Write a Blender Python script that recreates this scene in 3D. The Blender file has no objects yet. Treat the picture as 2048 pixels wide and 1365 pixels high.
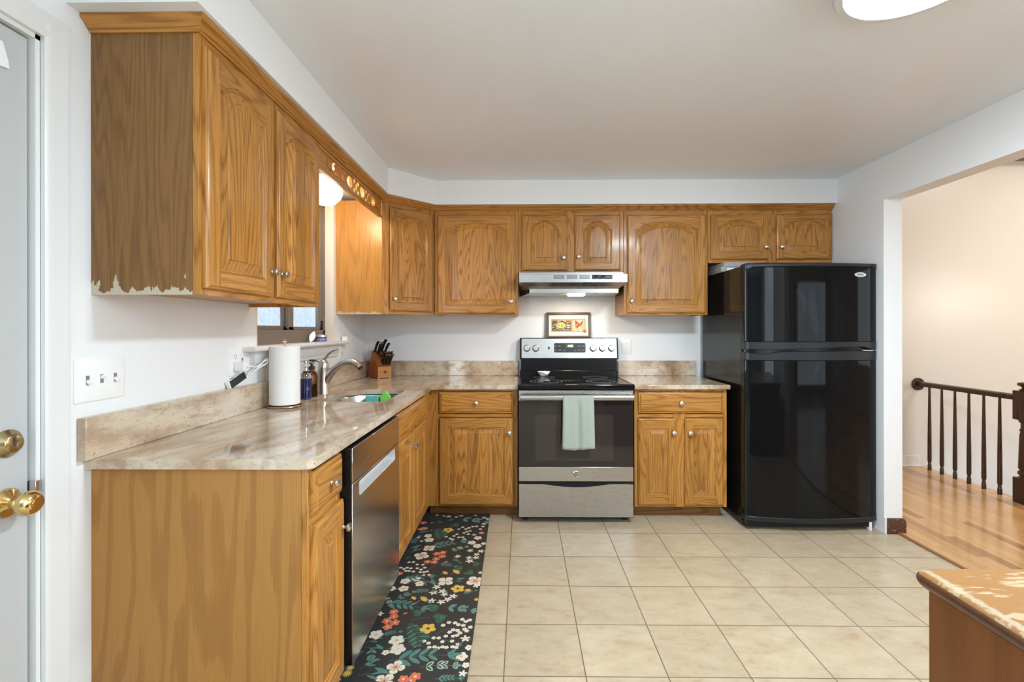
import bpy, bmesh, math, random
from math import pi, sin, cos, radians as RAD
from mathutils import Vector as V, Matrix
from mathutils.geometry import tessellate_polygon
random.seed(7)
S = bpy.context.scene
COL = S.collection
def link(o):
    COL.objects.link(o); return o

# ---------------------------------------------------------------- camera
cam = bpy.data.cameras.new('camera')
cam_o = link(bpy.data.objects.new('camera', cam))
cam_o.location = (0, 0, 1.2893)
cam_o.rotation_euler = (pi/2, 0.00116, 0.011084)
cam.sensor_width = 36; cam.lens = 16.405
cam.shift_x = -0.00511; cam.shift_y = -0.01165
cam.clip_start = 0.02
S.camera = cam_o

# ---------------------------------------------------------------- world, lights, exposure
S.view_settings.view_transform = 'Standard'
S.view_settings.look = 'None'
S.view_settings.exposure = 1.25
S.view_settings.gamma = 1.0
S.view_settings.use_curve_mapping = False
w = bpy.data.worlds.new('sky'); S.world = w; w.use_nodes = True
w.node_tree.nodes['Background'].inputs[0].default_value = (0.50, 0.60, 0.74, 1)
w.node_tree.nodes['Background'].inputs[1].default_value = 0.8
S.cycles.max_bounces = 10; S.cycles.diffuse_bounces = 5; S.cycles.glossy_bounces = 5
S.cycles.transmission_bounces = 8; S.cycles.transparent_max_bounces = 8
S.cycles.caustics_reflective = False; S.cycles.caustics_refractive = False
S.cycles.sample_clamp_indirect = 6

def area(name, loc, rot, sx, sy, power, color, shape='RECTANGLE'):
    l = bpy.data.lights.new(name, 'AREA'); l.shape = shape; l.size = sx; l.size_y = sy
    l.energy = power; l.color = color
    o = link(bpy.data.objects.new(name, l)); o.location = loc; o.rotation_euler = rot
    return o
# sliding door daylight, then three added fill lights with no known window
area('living_room_door_daylight', (5.2, -2.9, 1.2), (RAD(90), 0, RAD(20)), 1.8, 1.9, 11, (0.75, 0.89, 1.0))
area('added_living_room_fill', (6.3, 0.9, 1.45), (RAD(90), 0, RAD(90)), 2.0, 1.4, 7, (0.75, 0.89, 1.0))
area('added_dining_right_fill', (2.25, -1.35, 1.45), (RAD(90), 0, RAD(90)), 2.2, 1.8, 26, (0.76, 0.90, 1.0))
area('added_dining_left_fill', (-1.25, -1.5, 1.45), (RAD(90), 0, RAD(-90)), 2.0, 1.8, 48, (0.78, 0.905, 1.0))
# added unseen fill lights: dining end ceiling, and high in the hall
area('added_dining_ceiling_fill', (1.95, -1.0, 2.33), (0, 0, 0), 0.5, 0.5, 13, (0.79, 0.91, 1.0))
area('added_hall_fill', (4.9, 2.9, 3.2), (0, 0, 0), 0.9, 0.9, 14, (1.0, 0.96, 0.90), 'DISK')
pl = bpy.data.lights.new('living_room_lamp', 'POINT'); pl.energy = 24; pl.color = (1.0, 0.90, 0.78); pl.shadow_soft_size = 0.12
plo = link(bpy.data.objects.new('living_room_lamp', pl)); plo.location = (5.9, 2.2, 1.66)

# ---------------------------------------------------------------- node helpers
def setin(s, v, nt):
    if hasattr(v, 'is_output'): nt.links.new(v, s)
    elif hasattr(v, 'outputs'): nt.links.new(v.outputs[0], s)
    else:
        if isinstance(v, (tuple, list)) and len(v) == 3 and s.type == 'RGBA': v = (*v, 1)
        s.default_value = v
def nd(nt, t, ins=None, **props):
    n = nt.nodes.new('ShaderNode' + t)
    for k, v in props.items(): setattr(n, k, v)
    for k, v in (ins or {}).items(): setin(n.inputs[k], v, nt)
    return n
def mth(nt, op, a, b=None, c=None):
    d = {0: a}
    if b is not None: d[1] = b
    if c is not None: d[2] = c
    return nd(nt, 'Math', d, operation=op).outputs[0]
def mix(nt, f, a, b, blend='MIX'):
    return nd(nt, 'Mix', {0: f, 6: a, 7: b}, data_type='RGBA', blend_type=blend).outputs[2]
def ramp(nt, f, stops, interp='LINEAR'):
    n = nd(nt, 'ValToRGB', {0: f}); cr = n.color_ramp; cr.interpolation = interp
    while len(cr.elements) < len(stops): cr.elements.new(0.5)
    for e, (p, c) in zip(cr.elements, stops):
        e.position = p; e.color = (c, c, c, 1) if isinstance(c, (int, float)) else (*c, 1)
    return n.outputs[0]
def noise(nt, vec, scale, detail=2, rough=0.5, w=None):
    n = nd(nt, 'TexNoise', {'Vector': vec, 'Scale': scale, 'Detail': detail, 'Roughness': rough})
    return n.outputs[0]
def vscale(nt, vec, s, rot=(0, 0, 0)):
    return nd(nt, 'Mapping', {'Vector': vec, 'Scale': s, 'Rotation': rot}).outputs[0]
def new(name):
    m = bpy.data.materials.new(name); m.use_nodes = True
    return m, m.node_tree, m.node_tree.nodes['Principled BSDF']
KEY = dict(rough='Roughness', metal='Metallic', coat='Coat Weight', coat_rough='Coat Roughness', trans='Transmission Weight',
           ior='IOR', emis='Emission Color', estr='Emission Strength', spec='Specular IOR Level', alpha='Alpha', sheen='Sheen Weight',
           aniso='Anisotropic', normal='Normal', sss='Subsurface Weight')
def bs(nt, b, color, **kw):
    setin(b.inputs['Base Color'], color, nt)
    for k, v in kw.items(): setin(b.inputs[KEY[k]], v, nt)
def bump(nt, h, strength=0.2, dist=0.002):
    return nd(nt, 'Bump', {'Strength': strength, 'Distance': dist, 'Height': h}).outputs[0]
def obj_co(nt): return nd(nt, 'TexCoord').outputs['Object']
def rnd_of(nt): return nd(nt, 'ObjectInfo').outputs['Random']

def simple(name, color, rough=0.5, var=0.06, nscale=30, **kw):
    """plain material with a faint procedural variation"""
    m, nt, b = new(name)
    n = noise(nt, obj_co(nt), nscale, 3)
    k = mth(nt, 'MULTIPLY_ADD', n, var*2, 1-var)
    c = mix(nt, 1.0, color, nd(nt, 'CombineColor', {0: k, 1: k, 2: k}).outputs[0], 'MULTIPLY')
    bs(nt, b, c, rough=rough, **kw)
    return m
def paint(name, color, rough=0.5, bscale=140, bstr=0.12, **kw):
    m, nt, b = new(name)
    co = obj_co(nt)
    n = noise(nt, co, bscale, 4, 0.6)
    big = noise(nt, co, 1.3, 2)
    k = mth(nt, 'MULTIPLY_ADD', big, 0.05, 0.975)
    c = mix(nt, 1.0, color, nd(nt, 'CombineColor', {0: k, 1: k, 2: k}).outputs[0], 'MULTIPLY')
    bs(nt, b, c, rough=rough, normal=bump(nt, n, bstr, 0.002), **kw)
    return m

OAK_L, OAK_D = (0.48, 0.218, 0.046), (0.25, 0.094, 0.017)
def oak(name, axis='z', light=OAK_L, dark=OAK_D, freq=24, sc=6.5, strip=0.0, rough=0.30, contrast=0.8, stretch=0.085, peel=None, fine=0.38, coat=0.35, tone=0.5, hard=False):
    m, nt, b = new(name)
    co = obj_co(nt)
    s = nd(nt, 'SeparateXYZ', {0: co})
    o = {'z': (0, 1, 2), 'x': (2, 1, 0), 'y': (0, 2, 1)}[axis]
    vec = nd(nt, 'CombineXYZ', {0: s.outputs[o[0]], 1: s.outputs[o[1]], 2: s.outputs[o[2]]}).outputs[0]
    r = rnd_of(nt)
    off = nd(nt, 'CombineXYZ', {0: mth(nt, 'MULTIPLY', r, 7.3), 1: mth(nt, 'MULTIPLY', r, 3.1), 2: mth(nt, 'MULTIPLY', r, 11.7)}).outputs[0]
    v2 = nd(nt, 'VectorMath', {0: vec, 1: off}, operation='ADD').outputs[0]
    if strip:
        cell = mth(nt, 'FLOOR', mth(nt, 'ADD', mth(nt, 'DIVIDE', s.outputs[o[0]], strip), mth(nt, 'MULTIPLY', r, 3.7)))
        wn = nd(nt, 'TexWhiteNoise', {1: mth(nt, 'ADD', cell, mth(nt, 'MULTIPLY', r, 91))}, noise_dimensions='1D').outputs[0]
        v2 = nd(nt, 'VectorMath', {0: v2, 1: nd(nt, 'CombineXYZ', {2: mth(nt, 'MULTIPLY', wn, 30), 1: mth(nt, 'MULTIPLY', wn, 9)})}, operation='ADD').outputs[0]
    st = vscale(nt, v2, (1, 1, stretch))
    n1 = noise(nt, st, sc, 2.0, 0.42)
    ring = mth(nt, 'SINE', mth(nt, 'MULTIPLY', n1, freq*6.2832))
    ring = mth(nt, 'MULTIPLY_ADD', ring, 0.5, 0.5)
    ring = mth(nt, 'POWER', ring, 3.0)
    streak = noise(nt, vscale(nt, v2, (1, 1, 0.02)), 120, 3, 0.65)
    ring = mth(nt, 'MULTIPLY', ring, ramp(nt, streak, [(0.30, 0.35), (0.62, 1.25)]))
    if hard:
        jag = noise(nt, vscale(nt, v2, (1, 1, 0.05)), 70, 3, 0.6)
        ring = ramp(nt, mth(nt, 'ADD', ring, mth(nt, 'MULTIPLY_ADD', jag, 0.7, -0.35)), [(0.20, 0.0), (0.34, 0.75), (0.9, 1.0)])
    pores = noise(nt, vscale(nt, v2, (1, 1, 0.03)), 330, 2, 0.6)
    pores = ramp(nt, pores, [(0.47, 0.0), (0.62, 1.0)])
    big = noise(nt, vscale(nt, v2, (1, 1, 0.25)), 3.0, 2)
    c = mix(nt, mth(nt, 'MULTIPLY', ring, contrast), light, dark)
    c = mix(nt, mth(nt, 'MULTIPLY', pores, fine), c, tuple(x*0.8 for x in dark))
    k = mth(nt, 'MULTIPLY_ADD', big, tone, 1-tone/2)
    if strip:
        k = mth(nt, 'MULTIPLY', k, mth(nt, 'MULTIPLY_ADD', wn, 0.34, 0.80))
    kr = mth(nt, 'MULTIPLY', k, mth(nt, 'MULTIPLY_ADD', r, 0.12, 0.94))
    c = mix(nt, 1.0, c, nd(nt, 'CombineColor', {0: kr, 1: kr, 2: kr}).outputs[0], 'MULTIPLY')
    if peel:
        # flaked veneer along the bottom edge, ragged
        pn = noise(nt, vscale(nt, co, (9, 9, 3)), 2.2, 5, 0.62)
        lim = mth(nt, 'MULTIPLY', mth(nt, 'POWER', pn, 4.6), peel)
        pm = mth(nt, 'LESS_THAN', s.outputs[2], lim)
        c = mix(nt, pm, c, (0.52, 0.45, 0.34))
    bs(nt, b, c, rough=rough, coat=coat*0.4, coat_rough=0.12, spec=0.32, normal=bump(nt, pores, 0.10, 0.001))
    return m

MT = {}
MT['oak_v'] = oak('oak_vertical_grain')
MT['oak_h'] = oak('oak_horizontal_grain', 'x')
MT['oak_y'] = oak('oak_depth_grain', 'y')
MT['oak_panel'] = oak('oak_glued_panel', strip=0.085, freq=26, sc=7.0, contrast=0.85)
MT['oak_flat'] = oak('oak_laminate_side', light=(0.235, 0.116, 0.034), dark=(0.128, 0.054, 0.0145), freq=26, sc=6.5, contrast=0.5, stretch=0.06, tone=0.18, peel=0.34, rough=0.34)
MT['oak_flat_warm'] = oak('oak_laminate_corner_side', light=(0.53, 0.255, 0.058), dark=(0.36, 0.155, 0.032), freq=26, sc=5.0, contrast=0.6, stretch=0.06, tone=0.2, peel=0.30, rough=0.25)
MT['plywood'] = oak('birch_plywood_end', light=(0.43, 0.205, 0.052), dark=(0.30, 0.128, 0.030), freq=9, sc=5.0, contrast=0.58, stretch=0.15, tone=0.2, hard=True, fine=0.15, rough=0.4, coat=0.1)
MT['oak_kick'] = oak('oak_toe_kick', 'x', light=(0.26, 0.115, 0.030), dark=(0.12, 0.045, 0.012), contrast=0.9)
MT['wall'] = paint('white_wall_paint', (0.80, 0.81, 0.82), 0.5)
MT['hallwall'] = paint('warm_lit_hall_paint', (0.70, 0.645, 0.575), 0.33, 90, 0.05)  # white paint with the warm lamp light mixed into its colour
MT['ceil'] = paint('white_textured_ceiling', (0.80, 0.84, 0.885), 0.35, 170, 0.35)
MT['trim'] = paint('white_gloss_trim', (0.72, 0.72, 0.715), 0.28, 60, 0.03)
MT['white'] = simple('white_plastic', (0.84, 0.84, 0.83), 0.3, 0.02)
MT['slot'] = simple('dark_slot', (0.05, 0.05, 0.05), 0.6)

def granite():
    m, nt, b = new('ivory_granite')
    co = obj_co(nt)
    rot = vscale(nt, co, (1, 1, 1), (0, 0, 0.22))
    st = vscale(nt, rot, (1.0, 0.16, 1.0))
    warp = noise(nt, st, 5.5, 5, 0.55)
    c = ramp(nt, warp, [(0.32, (0.28, 0.165, 0.09)), (0.41, (0.47, 0.335, 0.215)), (0.50, (0.58, 0.47, 0.35)), (0.64, (0.66, 0.585, 0.475))])
    streak = ramp(nt, noise(nt, vscale(nt, rot, (1.0, 0.07, 1.0)), 21, 4, 0.6), [(0.52, 0.0), (0.68, 1.0)])
    c = mix(nt, mth(nt, 'MULTIPLY', streak, 0.55), c, (0.34, 0.20, 0.115))
    grain = noise(nt, co, 420, 3, 0.7)
    c = mix(nt, mth(nt, 'MULTIPLY', ramp(nt, grain, [(0.38, 1.0), (0.5, 0.0)]), 0.45), c, (0.42, 0.32, 0.22))
    c = mix(nt, mth(nt, 'MULTIPLY', ramp(nt, grain, [(0.54, 0.0), (0.64, 1.0)]), 0.35), c, (0.80, 0.74, 0.62))
    cloud = ramp(nt, noise(nt, vscale(nt, rot, (1.0, 0.35, 1.0)), 13, 6, 0.7), [(0.50, 0.0), (0.62, 1.0)])
    c = mix(nt, mth(nt, 'MULTIPLY', cloud, 0.55), c, (0.34, 0.20, 0.115))
    where = ramp(nt, noise(nt, st, 7, 3, 0.6), [(0.44, 0.0), (0.60, 1.0)])
    wob = nd(nt, 'VectorMath', {0: co, 1: nd(nt, 'VectorMath', {0: nd(nt, 'TexNoise', {'Vector': co, 'Scale': 170.0, 'Detail': 3.0}).outputs[1], 'Scale': 0.012}, operation='SCALE').outputs[0]}, operation='ADD').outputs[0]
    for sc_, rad, pick in ((150, 0.19, 0.64), (62, 0.135, 0.76)):
        vo = nd(nt, 'TexVoronoi', {'Vector': wob, 'Scale': sc_})
        cs = nd(nt, 'SeparateColor', {0: vo.outputs['Color']})
        near = mth(nt, 'LESS_THAN', vo.outputs['Distance'], mth(nt, 'MULTIPLY', cs.outputs[1], rad*2))
        sel = mth(nt, 'GREATER_THAN', mth(nt, 'ADD', cs.outputs[0], mth(nt, 'MULTIPLY', where, 0.30)), pick + 0.22)
        c = mix(nt, mth(nt, 'MULTIPLY', mth(nt, 'MULTIPLY', near, sel), 0.85), c, (0.075, 0.040, 0.030))
    bs(nt, b, c, rough=0.05, spec=0.55)
    return m
MT['granite'] = granite()

TX0, TY0, TS = -0.3756, 2.9511, 0.3048
def tilefloor():
    m, nt, b = new('beige_ceramic_floor_tile')
    co = obj_co(nt); s = nd(nt, 'SeparateXYZ', {0: co})
    fx = mth(nt, 'DIVIDE', mth(nt, 'SUBTRACT', s.outputs[0], TX0), TS)
    fy = mth(nt, 'DIVIDE', mth(nt, 'SUBTRACT', s.outputs[1], TY0), TS)
    ix, iy = mth(nt, 'FLOOR', fx), mth(nt, 'FLOOR', fy)
    def edge(f):
        a = mth(nt, 'FRACT', f)
        return mth(nt, 'MINIMUM', a, mth(nt, 'SUBTRACT', 1.0, a))
    d = mth(nt, 'MINIMUM', edge(fx), edge(fy))
    g = ramp(nt, d, [(0.0055, 1.0), (0.0085, 0.0)])
    wn = nd(nt, 'TexWhiteNoise', {0: nd(nt, 'CombineXYZ', {0: ix, 1: iy}).outputs[0]}, noise_dimensions='2D').outputs[0]
    p = nd(nt, 'VectorMath', {0: co, 1: nd(nt, 'CombineXYZ', {2: mth(nt, 'MULTIPLY', wn, 40)})}, operation='ADD').outputs[0]
    n1 = noise(nt, vscale(nt, p, (0.8, 1.5, 1)), 11, 8, 0.70)
    c = ramp(nt, n1, [(0.30, (0.47, 0.36, 0.245)), (0.45, (0.57, 0.465, 0.34)), (0.62, (0.62, 0.53, 0.40)), (0.8, (0.65, 0.575, 0.46))])
    blot = ramp(nt, noise(nt, p, 26, 5, 0.65), [(0.55, 0.0), (0.75, 1.0)])
    c = mix(nt, mth(nt, 'MULTIPLY', blot, 0.4), c, (0.42, 0.31, 0.20))
    k = mth(nt, 'MULTIPLY_ADD', wn, 0.10, 0.95)
    c = mix(nt, 1.0, c, nd(nt, 'CombineColor', {0: k, 1: k, 2: k}).outputs[0], 'MULTIPLY')
    c = mix(nt, 1.0, c, (0.80, 0.775, 0.72), 'MULTIPLY')
    c = mix(nt, g, c, (0.13, 0.095, 0.06))
    h = mth(nt, 'SUBTRACT', mth(nt, 'MULTIPLY', n1, 0.08), g)
    bs(nt, b, c, rough=mth(nt, 'MULTIPLY_ADD', g, 0.4, 0.30), normal=bump(nt, h, 0.35, 0.002))
    return m
MT['tile'] = tilefloor()

def plankfloor():
    m, nt, b = new('honey_oak_strip_floor')
    co = obj_co(nt); s = nd(nt, 'SeparateXYZ', {0: co})
    W = 0.058
    fx = mth(nt, 'DIVIDE', s.outputs[0], W); ix = mth(nt, 'FLOOR', fx)
    r1 = nd(nt, 'TexWhiteNoise', {1: ix}, noise_dimensions='1D').outputs[0]
    fy = mth(nt, 'DIVIDE', mth(nt, 'ADD', s.outputs[1], mth(nt, 'MULTIPLY', r1, 5.0)), 0.8); iy = mth(nt, 'FLOOR', fy)
    wn = nd(nt, 'TexWhiteNoise', {0: nd(nt, 'CombineXYZ', {0: ix, 1: iy}).outputs[0]}, noise_dimensions='2D').outputs[0]
    p = nd(nt, 'VectorMath', {0: co, 1: nd(nt, 'CombineXYZ', {2: mth(nt, 'MULTIPLY', wn, 30), 1: mth(nt, 'MULTIPLY', wn, 7)})}, operation='ADD').outputs[0]
    n1 = noise(nt, vscale(nt, p, (1, 0.07, 1)), 14, 4, 0.55)
    ring = mth(nt, 'MULTIPLY_ADD', mth(nt, 'SINE', mth(nt, 'MULTIPLY', n1, 40)), 0.5, 0.5)
    c = mix(nt, mth(nt, 'MULTIPLY', ring, 0.45), (0.60, 0.335, 0.122), (0.43, 0.205, 0.062))
    tone = ramp(nt, wn, [(0.0, (0.62, 0.50, 0.42)), (0.12, (0.85, 0.80, 0.78)), (0.5, (1, 1, 1)), (1.0, (1.12, 1.15, 1.2))])
    c = mix(nt, 1.0, c, tone, 'MULTIPLY')
    e = mth(nt, 'FRACT', fx); e = mth(nt, 'MINIMUM', e, mth(nt, 'SUBTRACT', 1.0, e))
    e2 = mth(nt, 'FRACT', fy); e2 = mth(nt, 'MULTIPLY', mth(nt, 'MINIMUM', e2, mth(nt, 'SUBTRACT', 1.0, e2)), 13)
    g = ramp(nt, mth(nt, 'MINIMUM', e, e2), [(0.008, 1.0), (0.022, 0.0)])
    c = mix(nt, mth(nt, 'MULTIPLY', g, 0.6), c, (0.22, 0.10, 0.03))
    bs(nt, b, c, rough=0.24, coat=0.4, coat_rough=0.12)
    return m
MT['plank'] = plankfloor()

def brushed(name, color=(0.50, 0.49, 0.48), rough=0.25, stretch=(0.012, 1, 1), amt=0.035):
    m, nt, b = new(name)
    co = obj_co(nt)
    n = noise(nt, vscale(nt, co, stretch), 420, 3, 0.6)
    n2 = noise(nt, co, 5, 3)
    r = mth(nt, 'ADD', mth(nt, 'MULTIPLY_ADD', n, amt, rough - amt/2), mth(nt, 'MULTIPLY', n2, 0.05))
    k = mth(nt, 'MULTIPLY_ADD', n, 0.03, 0.985)
    c = mix(nt, 1.0, color, nd(nt, 'CombineColor', {0: k, 1: k, 2: k}).outputs[0], 'MULTIPLY')
    bs(nt, b, c, rough=r, metal=1.0, normal=bump(nt, n, 0.006, 0.0003))
    return m
MT['steel'] = brushed('brushed_stainless')
MT['steel_v'] = brushed('brushed_stainless_dishwasher', (0.66, 0.62, 0.59), 0.19, (1, 0.012, 1))
MT['steel_sink'] = brushed('satin_sink_steel', (0.62, 0.61, 0.60), 0.22, (1, 1, 0.05), 0.06)
MT['nickel'] = brushed('satin_nickel', (0.66, 0.63, 0.59), 0.22, (1, 1, 1), 0.05)
MT['faucet'] = brushed('brushed_nickel_faucet', (0.60, 0.57, 0.53), 0.26, (1, 1, 0.1), 0.08)
MT['chrome'] = simple('chrome', (0.8, 0.8, 0.8), 0.08, 0.02, metal=1.0)
MT['brass'] = simple('polished_brass', (0.72, 0.53, 0.24), 0.14, 0.05, metal=1.0)
MT['brass_old'] = simple('antique_brass', (0.45, 0.36, 0.20), 0.22, 0.08, metal=1.0)
MT['black'] = simple('black_enamel', (0.008, 0.008, 0.009), 0.22, 0.05, spec=0.3)
MT['black_gloss'] = simple('black_gloss_fridge', (0.005, 0.005, 0.0055), 0.04, 0.02, spec=0.2)
MT['black_side'] = simple('black_fridge_side', (0.009, 0.008, 0.008), 0.16, 0.05, spec=0.35)
MT['black_matte'] = simple('black_satin_plastic', (0.014, 0.015, 0.018), 0.32, 0.05, spec=0.35)
MT['cooktop'] = simple('black_ceramic_glass', (0.006, 0.006, 0.007), 0.05, 0.05, spec=0.4)
MT['oven_glass'] = simple('smoked_oven_glass', (0.022, 0.018, 0.018), 0.05, 0.03, spec=0.45)
MT['oven_pane'] = simple('oven_inner_window', (0.040, 0.031, 0.028), 0.06, 0.05, spec=0.45)
MT['burner'] = simple('burner_ring_grey', (0.20, 0.20, 0.20), 0.3, 0.25, 120)
MT['rubber'] = simple('black_rubber', (0.015, 0.015, 0.015), 0.6)
MT['handle_blk'] = simple('black_knife_handle', (0.014, 0.013, 0.013), 0.35)
MT['dark_wood'] = oak('dark_walnut_stain', light=(0.060, 0.026, 0.012), dark=(0.022, 0.009, 0.005), contrast=0.8, rough=0.22, coat=0.6)
MT['frame_wood'] = oak('dark_picture_frame', 'x', light=(0.11, 0.07, 0.05), dark=(0.05, 0.03, 0.022), contrast=0.6, rough=0.35)
MT['block_wood'] = oak('cherry_knife_block', light=(0.34, 0.105, 0.028), dark=(0.23, 0.062, 0.016), contrast=0.5, rough=0.35)
MT['block_face'] = oak('light_knife_block_face', 'x', light=(0.56, 0.25, 0.072), dark=(0.42, 0.16, 0.04), contrast=0.5, rough=0.35)
def glass(name, color, trans=1.0, rough=0.02, ior=1.45):
    m, nt, b = new(name); bs(nt, b, color, trans=trans, rough=rough, ior=ior); return m
MT['glass'] = glass('clear_glass', (0.95, 0.97, 0.97))
MT['amber'] = glass('amber_glass', (0.42, 0.15, 0.025))
MT['blue'] = simple('blue_soap', (0.010, 0.012, 0.11), 0.06, 0.05, coat=0.6, trans=0.25)
MT['amber_soap'] = simple('brown_soap', (0.16, 0.055, 0.018), 0.1, 0.05)
def pane():
    m, nt, b = new('window_pane_glass')
    t = nd(nt, 'BsdfTransparent', {0: (0.93, 0.96, 0.97)}); g = nd(nt, 'BsdfGlossy', {1: 0.05})
    d = nd(nt, 'BsdfDiffuse', {0: (0.55, 0.58, 0.62)})
    dirt = ramp(nt, noise(nt, obj_co(nt), 40, 5, 0.7), [(0.45, 0.05), (0.75, 0.35)])
    a = nd(nt, 'MixShader', {0: dirt, 1: t, 2: d})
    x = nd(nt, 'MixShader', {0: 0.07, 1: a, 2: g})
    nt.links.new(x.outputs[0], nt.nodes['Material Output'].inputs[0]); return m
MT['pane'] = pane()
def emit(name, color, s):
    m, nt, b = new(name); bs(nt, b, (0.9, 0.9, 0.88), rough=0.4, emis=color, estr=s); return m
MT['diffuser'] = emit('ceiling_lamp_diffuser', (0.80, 0.915, 1.0), 96)
MT['globe'] = emit('ribbed_opal_globe', (1.0, 0.82, 0.58), 15)
MT['hood_lens'] = emit('hood_lamp_lens', (1.0, 0.84, 0.66), 9)
MT['digits'] = emit('green_digits', (0.15, 1.0, 0.10), 2.2)
MT['bronze'] = simple('bronze_aluminium', (0.17, 0.132, 0.10), 0.4, 0.06)
MT['paper'] = simple('paper_towel', (0.84, 0.84, 0.82), 0.9, 0.03, 160)
MT['ceramic'] = simple('white_ceramic', (0.82, 0.81, 0.79), 0.12, 0.02)
def towelmat():
    m, nt, b = new('sage_waffle_cotton')
    co = obj_co(nt); s = nd(nt, 'SeparateXYZ', {0: co})
    a = mth(nt, 'SINE', mth(nt, 'MULTIPLY', s.outputs[0], 1500)); c2 = mth(nt, 'SINE', mth(nt, 'MULTIPLY', s.outputs[2], 1500))
    h = mth(nt, 'MULTIPLY', a, c2)
    c = mix(nt, mth(nt, 'MULTIPLY_ADD', h, 0.25, 0.4), (0.31, 0.345, 0.295), (0.42, 0.455, 0.395))
    bs(nt, b, c, rough=0.9, sheen=0.3, normal=bump(nt, h, 0.3, 0.002)); return m
MT['towel'] = towelmat()
def worn_top():
    m, nt, b = new('worn_varnished_tabletop')
    co = obj_co(nt)
    n = noise(nt, vscale(nt, co, (0.22, 1, 1)), 16, 6, 0.62)
    g = noise(nt, vscale(nt, co, (0.05, 1, 1)), 60, 3, 0.6)
    base = mix(nt, g, (0.20, 0.088, 0.023), (0.25, 0.125, 0.040))
    wear = ramp(nt, n, [(0.545, 0.0), (0.56, 1.0)])
    c = mix(nt, wear, base, (0.30, 0.212, 0.110))
    n2 = noise(nt, vscale(nt, co, (0.3, 1, 1)), 34, 6, 0.7)
    c = mix(nt, ramp(nt, n2, [(0.62, 0.0), (0.65, 0.8)]), c, (0.31, 0.235, 0.135))
    # bare wood where the near edge has been rubbed
    sx_ = nd(nt, 'SeparateXYZ', {0: co})
    rub = mth(nt, 'ADD', sx_.outputs[0], mth(nt, 'MULTIPLY_ADD', noise(nt, co, 75, 5, 0.7), -0.030, 0.004))
    c = mix(nt, mth(nt, 'MULTIPLY', ramp(nt, rub, [(0.880, 0.0), (0.884, 1.0)]), ramp(nt, rub, [(0.892, 1.0), (0.897, 0.0)])), c, (0.31, 0.245, 0.16))
    bs(nt, b, c, rough=mth(nt, 'MULTIPLY_ADD', wear, 0.3, 0.35)); return m
MT['worn'] = worn_top()
MT['worn_edge'] = simple('worn_dark_table_edge', (0.085, 0.036, 0.018), 0.3, 0.5, 40)
MT['table_side'] = oak('brown_stained_table_side', light=(0.160, 0.056, 0.015), dark=(0.11, 0.036, 0.009), freq=5, contrast=0.5, rough=0.4, fine=0.2, tone=0.35)
def chipped():
    m, nt, b = new('chipped_brown_baseboard')
    co = obj_co(nt)
    n = noise(nt, vscale(nt, co, (1, 1, 2.5)), 38, 4, 0.6)
    c = mix(nt, ramp(nt, n, [(0.61, 0.0), (0.63, 1.0)]), (0.070, 0.024, 0.010), (0.42, 0.22, 0.09))
    bs(nt, b, c, rough=0.4); return m
MT['chipped'] = chipped()

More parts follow.
